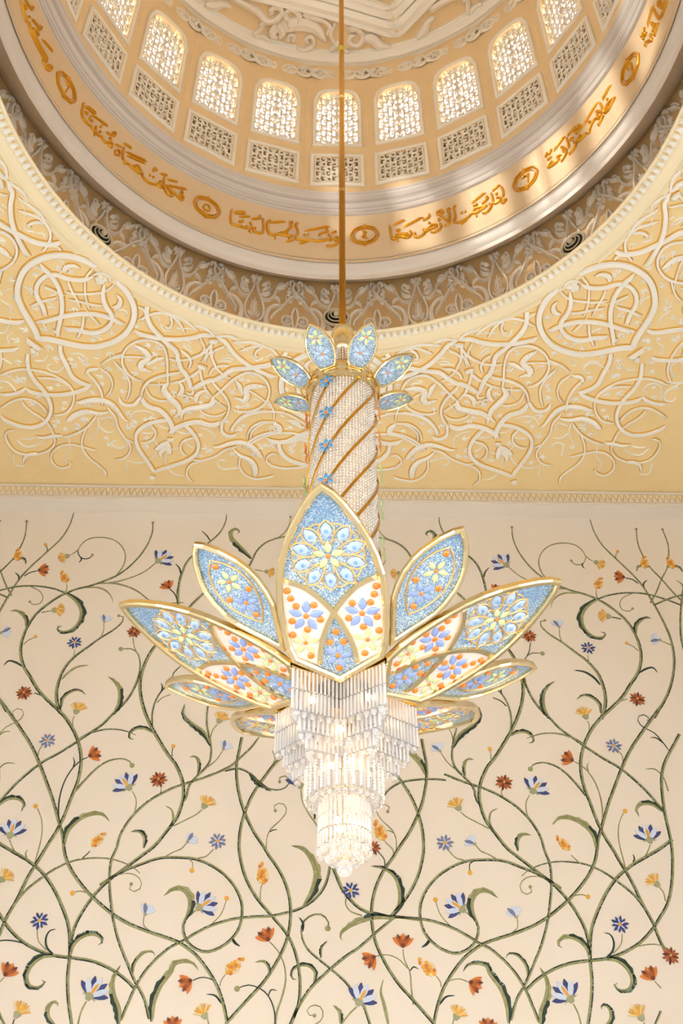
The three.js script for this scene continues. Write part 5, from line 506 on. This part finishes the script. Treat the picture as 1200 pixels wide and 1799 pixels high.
// ---------------------------------------------------------------- the chandelier
{
  const Y0 = 4.77;                                                  // lowest crystal ball
  const ch = tag(group('chandelier', scene), 'tall gilt lotus chandelier with blue mosaic petals and tiered crystals', 'chandelier');
  ch.position.set(-0.027, Y0, 0);
  const A0 = -0.108;
  const cyl = (r0, r1, y0, y1, n = 48) => new THREE.CylinderGeometry(r1, r0, y1 - y0, n, 1).translate(0, (y0 + y1) / 2 - Y0, 0);
  const turnedAt = (runs, n = 64) => moulding(runs.map(r => r.map(([a, b]) => [a, b - Y0])), n);
  // rod, cap, collar
  mesh('rod', cyl(0.037, 0.037, 10.6, 28.1, 32), M.goldDull, ch);
  mesh('tape_ring', cyl(0.041, 0.041, 16.72, 16.84, 32), M.tape, ch);
  for (const h of [13.2, 15.4]) mesh('rod_joint', cyl(0.04, 0.04, h, h + 0.05, 32), M.gold, ch);
  mesh('cap', turnedAt([[[0.0, 10.63], [0.1, 10.63]], [[0.1, 10.63], [0.116, 10.61], [0.116, 10.58], [0.1, 10.56]], [[0.1, 10.56], [0.096, 10.5], [0.084, 10.44], [0.07, 10.39]], [[0.07, 10.39], [0.088, 10.375], [0.088, 10.345], [0.07, 10.33]], [[0.07, 10.33], [0.05, 10.3], [0.0, 10.3]]]), M.gold, ch);
  mesh('neck', cyl(0.045, 0.045, 9.8, 10.34, 24), M.goldDull, ch);
  mesh('collar', turnedAt([[[0.0, 9.84], [0.3, 9.83]], [[0.3, 9.83], [0.33, 9.81], [0.345, 9.77]], [[0.345, 9.77], [0.36, 9.75], [0.365, 9.71], [0.35, 9.68]], [[0.35, 9.68], [0.342, 9.66], [0.345, 9.63], [0.335, 9.6]], [[0.335, 9.6], [0.31, 9.6]], [[0.31, 9.6], [0.305, 9.66], [0.0, 9.66]]], 96), M.gold, ch);

  // petals: outline helpers in the petal's own plane, y along its length
  const offset = (pts, d) => pts.map((p, i) => {
    const a = pts[(i - 1 + pts.length) % pts.length], b = pts[(i + 1) % pts.length];
    const n1 = [p[1] - a[1], a[0] - p[0]], n2 = [b[1] - p[1], p[0] - b[0]], l1 = Math.hypot(...n1) || 1, l2 = Math.hypot(...n2) || 1;
    let nx = n1[0] / l1 + n2[0] / l2, ny = n1[1] / l1 + n2[1] / l2; const q = (nx * nx + ny * ny) / 2 || 1;
    return [p[0] - nx / q * d, p[1] - ny / q * d];
  });
  const mirrored = half => { const s = half; return [...s.map(([x, y]) => [-x, y]).reverse().slice(0, -1), ...s].map(p => p); };
  const ccw = pts => { let a = 0; pts.forEach((p, i) => { const q = pts[(i + 1) % pts.length]; a += p[0] * q[1] - q[0] * p[1]; }); return a > 0 ? pts : pts.slice().reverse(); };
  const flatMap = z0 => (x, y, n) => [x, y, z0 + n];
  const petalGroup = (name, az, slope, h0) => {
    const g = group(name, ch), er = new THREE.Vector3(Math.sin(az), 0, Math.cos(az)), et = new THREE.Vector3(Math.cos(az), 0, -Math.sin(az));
    const s = Math.atan(slope), eu = er.clone().multiplyScalar(Math.cos(s)).add(new THREE.Vector3(0, Math.sin(s), 0)), n = et.clone().cross(eu);
    g.matrixAutoUpdate = true; g.quaternion.setFromRotationMatrix(new THREE.Matrix4().makeBasis(et, eu, n)); g.position.set(0, h0 - Y0, 0); return g;
  };
  // jewels
  const gem = new THREE.SphereGeometry(1, 16, 8, 0, 2 * Math.PI, 0, Math.PI / 2).rotateX(Math.PI / 2).scale(1, 1, 0.55);
  const gemRing = new THREE.TorusGeometry(1, 0.16, 6, 20);
  const jewel = (p, x, y, r, z, name = 'orange_jewel', m = M.orangeGem) => { const o = mesh(name, gem, m, p); o.position.set(x, y, z); o.scale.setScalar(r); return o; };
  // almond cabochon, unit length along +y
  const cabochon = (() => { const pos = [], idx = [], nu = 10, nv = 6; for (let i = 0; i <= nu; i++) for (let j = 0; j <= nv; j++) { const t = i / nu, w = 0.23 * Math.pow(Math.sin(Math.PI * Math.pow(t, 0.85)), 0.9), a = j / nv * Math.PI; pos.push(-w * Math.cos(a), t, 0.55 * w * Math.sin(a)); } for (let i = 0; i < nu; i++) for (let j = 0; j < nv; j++) { const a = i * (nv + 1) + j, b = a + nv + 1; idx.push(a, a + 1, b, a + 1, b + 1, b); } const g = new THREE.BufferGeometry(); g.setAttribute('position', new THREE.Float32BufferAttribute(pos, 3)); g.setAttribute('uv', new THREE.Float32BufferAttribute(pos.flatMap((v, i) => i % 3 === 2 ? [] : [v]), 2)); g.setIndex(idx); g.computeVertexNormals(); return g; })();
  const flower = (p, x, y, r, z, m, a0 = 0, n = 5, name = 'jewel_petal', wide = 1) => { for (let i = 0; i < n; i++) { const a = a0 + i * 2 * Math.PI / n, o = mesh(name, cabochon, m, p), r0 = r * 0.2; o.position.set(x + r0 * Math.sin(a), y + r0 * Math.cos(a), z); o.rotation.z = -a; o.scale.set(r * wide, r * 0.82, r); } jewel(p, x, y, r * 0.17, z); };

  // ---- five large petals
  const LH = [[0, 0.325], [0.343, 0.527], [0.385, 0.66], [0.402, 0.8], [0.411, 0.96], [0.408, 1.08], [0.393, 1.24], [0.36, 1.39], [0.31, 1.53], [0.247, 1.66], [0.16, 1.805], [0.08, 1.905], [0, 1.967]];
  const large = ccw([...LH, ...LH.slice(1, -1).map(([x, y]) => [-x, y]).reverse()]), largeIn = offset(large, 0.052), lip = offset(large, 0.04);
  const arc = [[-0.35, 1.222], [-0.206, 1.157], [-0.1, 1.062], [0, 0.93], [0.077, 0.774], [0.124, 0.62], [0.143, 0.48]];
  const arcL = spline(arc, 30), arcR = arcL.map(([x, y]) => [-x, y]);
  const side = (() => { const upper = arcL.filter(p => p[0] <= 0), lower = arcR.filter(p => p[0] <= 0); const edge = largeIn.filter(p => p[0] < -0.2 && p[1] > 0.5 && p[1] < 1.2).sort((a, b) => b[1] - a[1]); return [...edge, [-0.14, 0.475], ...lower.slice().sort((a, b) => a[1] - b[1]), ...upper.slice().sort((a, b) => b[0] - a[0])]; })();
  const G1 = {
    plate: slab(lip, 0.02).translate(0, 0, -0.03), frame: slab(large, 0.05, 0.012, [largeIn]).translate(0, 0, -0.02),
    back: slab(lip, 0.012).translate(0, 0, -0.045),
    arcs: [arcL, arcR].map((a, i) => band(a, () => 0.022, 0.022 + i * 0.003, flatMap(-0.012), FLAT)), sides: [1, -1].map(s => slab(ccw(side.map(([x, y]) => [x * s, y])), 0.006).translate(0, 0, -0.012)),
  };
  G1.plate.attributes.uv && 0;
  const RC = [0, 1.392], RR = 0.285;
  G1.rosette = (() => { const gs = []; for (let k = 0; k < 10; k++) { const a = k * Math.PI / 5, P = (r, d) => [RC[0] + r * RR * Math.sin(a + d), RC[1] + r * RR * Math.cos(a + d)];
    gs.push(band(spline([P(0.3, -0.28), P(0.62, -0.3), P(0.84, -0.2), P(1, 0)], 12), () => 0.0075, 0.012, flatMap(-0.012), ROUND), band(spline([P(0.3, 0.28), P(0.62, 0.3), P(0.84, 0.2), P(1, 0)], 12), () => 0.0075, 0.012, flatMap(-0.012), ROUND));
    gs.push(band(spline([P(0.9, 0.13), P(0.93, 0.314), P(0.9, 0.5)], 8), () => 0.0075, 0.012, flatMap(-0.012), ROUND)); }
    for (let k = 0; k < 5; k++) { const a = (k + 0.5) * 2 * Math.PI / 5, P = (r, d) => [RC[0] + r * RR * Math.sin(a + d), RC[1] + r * RR * Math.cos(a + d)]; for (const s of [1, -1]) gs.push(band(spline([P(0.12, s * 0.9), P(0.32, s * 0.62), P(0.5, s * 0.2), P(0.52, 0)], 10), () => 0.005, 0.012, flatMap(-0.012), ROUND)); }
    return mergeGeometries(gs); })();
  const JEWELS = [[0.322, 1.128], [0.304, 1.063], [0.272, 0.997], [0.141, 0.998], [0.312, 0.874], [0.103, 0.874], [0.206, 0.794], [0.318, 0.756], [0.201, 0.567]];
  for (let k = 0; k < 5; k++) {
    const p = petalGroup('large_petal', A0 + k * 72 * D2R, 0.435, 6.032);
    p.userData.label = 'large pointed petal with a gilt frame, mosaic rosette and jewel flowers';
    mesh('mosaic_panel', G1.plate, M.mosaic, p); mesh('frame', G1.frame, M.gold, p); mesh('back_plate', G1.back, M.goldDull, p);
    G1.sides.forEach(g => mesh('pearl_panel', g, M.pearl, p)); G1.arcs.forEach(g => mesh('gilt_arc', g, M.gold, p)); mesh('rosette_wire', G1.rosette, M.wire, p);
    for (let i = 0; i < 10; i++) { const a = i * Math.PI / 5, o = mesh('blue_cabochon', cabochon, M.paleGem, p); jewel(p, RC[0] + 0.7 * RR * Math.sin(a), RC[1] + 0.7 * RR * Math.cos(a), 0.014, 0.006, 'cabochon_core', M.coreGem); o.position.set(RC[0] + 0.5 * RR * Math.sin(a), RC[1] + 0.5 * RR * Math.cos(a), -0.01); o.rotation.z = -a; o.scale.set(0.17, RR * 0.44, 0.1); }
    flower(p, RC[0], RC[1], 0.115, -0.008, M.greenGem, 0, 5, 'green_jewel_petal');
    for (const s of [1, -1]) { flower(p, 0.206 * s, 0.908, 0.135, -0.004, M.blueGem, 0.1, 5, 'blue_jewel_petal'); flower(p, 0.23 * s, 0.682, 0.11, -0.004, M.greenGem, 0.1, 5, 'green_jewel_petal'); for (const [x, y] of JEWELS) jewel(p, x * s, y, 0.028, -0.005); }
    flower(p, 0, 0.556, 0.11, -0.008, M.blueGem, 0.3, 5, 'blue_jewel_petal'); for (const [x, y] of [[0, 0.762], [-0.05, 0.674], [0.05, 0.674], [0, 0.447]]) jewel(p, x, y, 0.028, -0.008);
  }
  // ---- five small petals between them
  const SH = [[0, 0.72], [0.07, 0.85], [0.145, 0.985], [0.2, 1.09], [0.228, 1.2], [0.24, 1.33], [0.228, 1.44], [0.2, 1.53], [0.13, 1.665], [0.06, 1.755], [0, 1.8]];
  const small = ccw([...SH, ...SH.slice(1, -1).map(([x, y]) => [-x, y]).reverse()]), smallIn = offset(small, 0.04), smallLip = offset(small, 0.03);
  const ell = spline([[0, 1.624], [0.09, 1.53], [0.15, 1.375], [0.135, 1.22], [0.07, 1.09], [0, 1.008]], 24), ellipse = [...ell, ...ell.map(([x, y]) => [-x, y]).reverse()];
  const G2 = { plate: slab(smallLip, 0.02).translate(0, 0, -0.03), frame: slab(small, 0.045, 0.011, [smallIn]).translate(0, 0, -0.02), back: slab(smallLip, 0.012).translate(0, 0, -0.045), wire: band(ellipse, () => 0.008, 0.014, flatMap(-0.012), ROUND) };
  for (let k = 0; k < 5; k++) {
    const p = petalGroup('small_petal', A0 + (k + 0.5) * 72 * D2R, 0.435, 6.02);
    p.userData.label = 'smaller petal with a gilt frame round blue mosaic and two jewel flowers';
    mesh('mosaic_panel', G2.plate, M.mosaic, p); mesh('frame', G2.frame, M.gold, p); mesh('back_plate', G2.back, M.goldDull, p); mesh('gilt_wire', G2.wire, M.wire, p);
    flower(p, 0.005, 1.407, 0.1, -0.008, M.greenGem, 0.2, 5, 'green_jewel_petal'); flower(p, 0, 1.2, 0.1, -0.008, M.blueGem, 0.5, 5, 'blue_jewel_petal');
    for (const [x, y] of [[0, 1.562], [0.1, 1.287], [-0.1, 1.287], [0, 1.085]]) jewel(p, x, y, 0.027, -0.008);
  }
  // ---- eight petals of the upper crown
  const UH = [[0, 0.395], [0.075, 0.4], [0.105, 0.44], [0.132, 0.51], [0.141, 0.585], [0.132, 0.66], [0.105, 0.735], [0.06, 0.805], [0, 0.862]];
  const upper = ccw([...UH, ...UH.slice(1, -1).map(([x, y]) => [-x, y]).reverse()]), upperIn = offset(upper, 0.02), upperLip = offset(upper, 0.014);
  const G3 = { plate: slab(upperLip, 0.014).translate(0, 0, -0.02), frame: slab(upper, 0.034, 0.008, [upperIn]).translate(0, 0, -0.016), back: slab(upperLip, 0.01).translate(0, 0, -0.032) };
  for (let k = 0; k < 8; k++) {
    const p = petalGroup('crown_petal', -0.05 + (k + 0.5) * 45 * D2R, 0.5, 9.51);
    p.userData.label = 'little mosaic petal with a gilt frame in the upper crown';
    mesh('mosaic_panel', G3.plate, M.mosaic, p); mesh('frame', G3.frame, M.gold, p); mesh('back_plate', G3.back, M.goldDull, p);
    flower(p, 0, 0.705, 0.084, -0.006, M.greenGem, 0.3, 5, 'green_jewel_petal'); flower(p, 0, 0.54, 0.084, -0.006, M.paleGem, 0.1, 5, 'blue_jewel_petal');
  }

  // ---- crystal column with gilt spirals and jewel flowers
  const CR = 0.3;
  {
    const unit = new THREE.OctahedronGeometry(1, 0).scale(0.0125, 0.019, 0.0125), n = 62, rows = 92, im = new THREE.InstancedMesh(unit, M.bead, n * rows), m = new THREE.Matrix4(), q = new THREE.Quaternion(), v = new THREE.Vector3(), s = new THREE.Vector3(1, 1, 1);
    let c = 0; for (let i = 0; i < n; i++) for (let j = 0; j < rows; j++) { const a = i / n * 2 * Math.PI; q.setFromAxisAngle(new THREE.Vector3(0, 1, 0), a + (j % 3) * 0.6); v.set(CR * Math.sin(a), 9.62 - j * 0.0365 - Y0, CR * Math.cos(a)); m.compose(v, q, s); im.setMatrixAt(c++, m); }
    im.name = 'crystal_strands'; im.castShadow = im.receiveShadow = true; im.userData.kind = 'stuff'; ch.add(im);
    mesh('inner_tube', cyl(0.23, 0.23, 6.25, 9.66, 40), M.tube, ch);
    const helix = (a0, y) => { const pts = []; return pts; };
    const H = 3.4, R = 0.318;
    const onTube = (s, y, nn) => { const a = s / R, r = R + nn; return [r * Math.sin(a), y - Y0, r * Math.cos(a)]; };
    for (let k = 0; k < 8; k++) { const p = []; for (let i = 0; i <= 72; i++) { const t = i / 72, a = -0.2 + k * Math.PI / 4 + t * 2 * Math.PI * (3.36 / H); p.push([a * R, 6.25 + t * 3.36]); } mesh('gilt_spiral', band(p, () => 0.0145, 0.008, onTube, FLAT), M.goldDull, ch); }
    const bloom = (az, y, m, name, k = 1.3) => { const f = group('jewel_flower', ch), a = az * D2R; f.position.set(0.345 * Math.sin(a), y - Y0, 0.345 * Math.cos(a)); f.rotation.y = a; for (let i = 0; i < 6; i++) { const o = mesh(name, cabochon, m, f), b = i * Math.PI / 3; o.position.set(0.018 * Math.sin(b), 0.018 * Math.cos(b), 0); o.rotation.z = -b; o.scale.set(0.085, 0.072, 0.09); } jewel(f, 0, 0, 0.016, 0); f.scale.setScalar(k); };
    for (let i = 0; i < 7; i++) { const y = 9.52 - i * 0.43; bloom(-28, y, M.aquaGem, 'aqua_jewel_petal', 1); bloom(82, y - 0.12, i < 2 ? M.amberGem : M.limeGem, i < 2 ? 'amber_jewel_petal' : 'lime_jewel_petal'); bloom(-97, y - 0.2, i < 2 ? M.amberGem : M.limeGem, i < 2 ? 'amber_jewel_petal' : 'lime_jewel_petal'); }
  }

  // ---- tiers of crystal rods below the petals
  const starPoint = (a, f) => { const s = 36 * D2R, t = (((a - A0) / s) % 2 + 2) % 2, k = t > 1 ? 2 - t : t; const P = [0.275 * f, 0], Q = [0.575 * f * Math.cos(s), 0.575 * f * Math.sin(s)]; const x = P[0] + (Q[0] - P[0]) * k, y = P[1] + (Q[1] - P[1]) * k; const base = A0 + Math.round((a - A0) / (2 * s)) * 2 * s; return [x, (t > 1 ? -1 : 1) * y, base]; };
  const starLine = (f, spacing) => { const out = []; for (let k = 0; k < 5; k++) for (const s of [-1, 1]) { const c = A0 + k * 72 * D2R, P = [0.275 * f, c], Q = [0.575 * f, c + s * 36 * D2R]; const p = [P[0] * Math.sin(P[1]), P[0] * Math.cos(P[1])], q = [Q[0] * Math.sin(Q[1]), Q[0] * Math.cos(Q[1])], n = Math.round(Math.hypot(q[0] - p[0], q[1] - p[1]) / spacing); for (let i = s > 0 ? 0 : 1; i < n + (s > 0 ? 1 : 0); i++) out.push([p[0] + (q[0] - p[0]) * i / n, p[1] + (q[1] - p[1]) * i / n, i / n]); } return out; };
  const circleLine = (r, n) => Array.from({ length: n }, (_, i) => [r * Math.sin(i / n * 2 * Math.PI), r * Math.cos(i / n * 2 * Math.PI), i % 2]);
  const rods = [], balls = [], beads = [];
  const curtain = (line, top, len, rows, sag = 0) => { for (let r = 0; r < rows; r++) for (const [x, z] of line) rods.push([x, top - r * (len + 0.012) - len / 2, z, len]); };
  const S1 = starLine(1, 0.033), S2 = starLine(0.72, 0.033), S15 = starLine(0.86, 0.036);
  curtain(S1, 6.19, 0.165, 2); curtain(S15, 6.05, 0.165, 2); curtain(S2, 5.93, 0.165, 2);
  curtain(circleLine(0.19, 36), 5.84, 0.165, 3); curtain(circleLine(0.182, 34), 5.3, 0.105, 3); curtain(circleLine(0.235, 40), 5.46, 0.12, 1);
  S1.forEach(([x, z], i) => i % 2 || balls.push([x, 5.822, z, 0.024])); S15.forEach(([x, z], i) => i % 2 || balls.push([x, 5.68, z, 0.022])); S2.forEach(([x, z], i) => i % 2 || balls.push([x, 5.56, z, 0.022]));
  for (const [x, z] of circleLine(0.2, 18)) balls.push([x, 5.31, z, 0.028]);
  for (const [x, z] of circleLine(0.235, 26)) balls.push([x, 5.315, z, 0.022]);
  for (const [x, z] of circleLine(0.165, 13)) balls.push([x, 4.945, z, 0.037]);
  for (const [x, z] of circleLine(0.105, 8)) balls.push([x, 4.905, z, 0.036]);
  balls.push([0, 4.835, 0, 0.06]);
  for (const [x, z] of circleLine(0.285, 30)) for (let j = 0; j < 10; j++) beads.push([x, 5.56 - j * 0.024, z]);
  const rodGeo = new THREE.CylinderGeometry(0.0125, 0.0125, 1, 6, 1), ballGeo = new THREE.SphereGeometry(1, 14, 10), eye = new THREE.Vector3(-0.2, 1.6 - 0, 7.4);
  const near = (a, b) => (Math.hypot(a[0] - eye.x, a[1] - eye.y, a[2] - eye.z) - Math.hypot(b[0] - eye.x, b[1] - eye.y, b[2] - eye.z));
  rods.sort(near);
  const rest = rods.splice(280);
  for (const [x, y, z, len] of rods) { const o = mesh('crystal_rod', rodGeo, M.crystal, ch); o.position.set(x, y - Y0, z); o.scale.y = len; }
  for (const [x, z] of circleLine(0.062, 14)) for (let j = 0; j < 13; j++) beads.push([x, 10.31 - j * 0.038, z]);
  const inst = (name, geo, mat, list, fn) => { const im = new THREE.InstancedMesh(geo, mat, list.length), m = new THREE.Matrix4(); list.forEach((e, i) => { fn(m, e); im.setMatrixAt(i, m); }); im.name = name; im.userData.kind = 'stuff'; im.castShadow = im.receiveShadow = true; ch.add(im); };
  inst('crystal_rods_behind', rodGeo, M.crystal, rest, (m, [x, y, z, len]) => m.makeScale(1, len, 1).setPosition(x, y - Y0, z));
  for (const [x, y, z, r] of balls) { const o = mesh('crystal_ball', ballGeo, M.ball, ch); o.position.set(x, y - Y0, z); o.scale.setScalar(r); }
  inst('bead_strings', new THREE.SphereGeometry(0.012, 8, 6), M.bead, beads, (m, [x, y, z]) => m.makeTranslation(x, y - Y0, z));
  // gilt star rim that carries the petals and the crystals, inner stem
  const star = f => { const p = []; for (let k = 0; k < 10; k++) { const a = A0 + k * 36 * D2R, r = (k % 2 ? 0.575 : 0.275) * f; p.push([r * Math.sin(a), r * Math.cos(a)]); } return p; };
  mesh('star_rim', slab(ccw(star(1.03)), 0.05, 0, [ccw(star(0.93)).reverse()]).rotateX(Math.PI / 2).scale(1, 1, 1).translate(0, 6.25 - Y0, 0), M.gold, ch);
  mesh('star_plate', slab(ccw(star(1.0)), 0.012).rotateX(Math.PI / 2).translate(0, 6.262 - Y0, 0), M.gold, ch);
  mesh('stem', cyl(0.012, 0.012, 4.95, 6.26, 12), M.gold, ch);
  for (const [h, r] of [[5.87, 0.2], [5.34, 0.23], [4.99, 0.18]]) mesh('tier_ring', new THREE.TorusGeometry(r, 0.006, 6, 48).rotateX(Math.PI / 2).translate(0, h - Y0, 0), M.gold, ch);
  // lamps
  const bulbGeo = new THREE.SphereGeometry(0.028, 14, 10);
  const lamp = (x, y, z, cd) => { const b = mesh('bulb', bulbGeo, M.bulb, ch); b.position.set(x, y - Y0, z); const l = new THREE.PointLight('#ffd6a0', cd, 0, 2); l.position.set(x, y - Y0, z); l.castShadow = true; l.shadow.radius = 1.4; ch.add(l); };
  for (let k = 0; k < 5; k++) { const a = A0 + (k + 0.5) * 72 * D2R; lamp(0.36 * Math.sin(a), 6.02, 0.36 * Math.cos(a), LAMP); lamp(0.26 * Math.sin(a + 0.6), 5.78, 0.26 * Math.cos(a + 0.6), LAMP * 0.5); }
  for (let k = 0; k < 3; k++) { const a = 0.4 + k * 120 * D2R; lamp(0.09 * Math.sin(a), 5.62, 0.09 * Math.cos(a), LAMP); lamp(0.08 * Math.sin(a + 1), 5.16, 0.08 * Math.cos(a + 1), LAMP * 0.22); }
}
renderer.render(scene, camera);
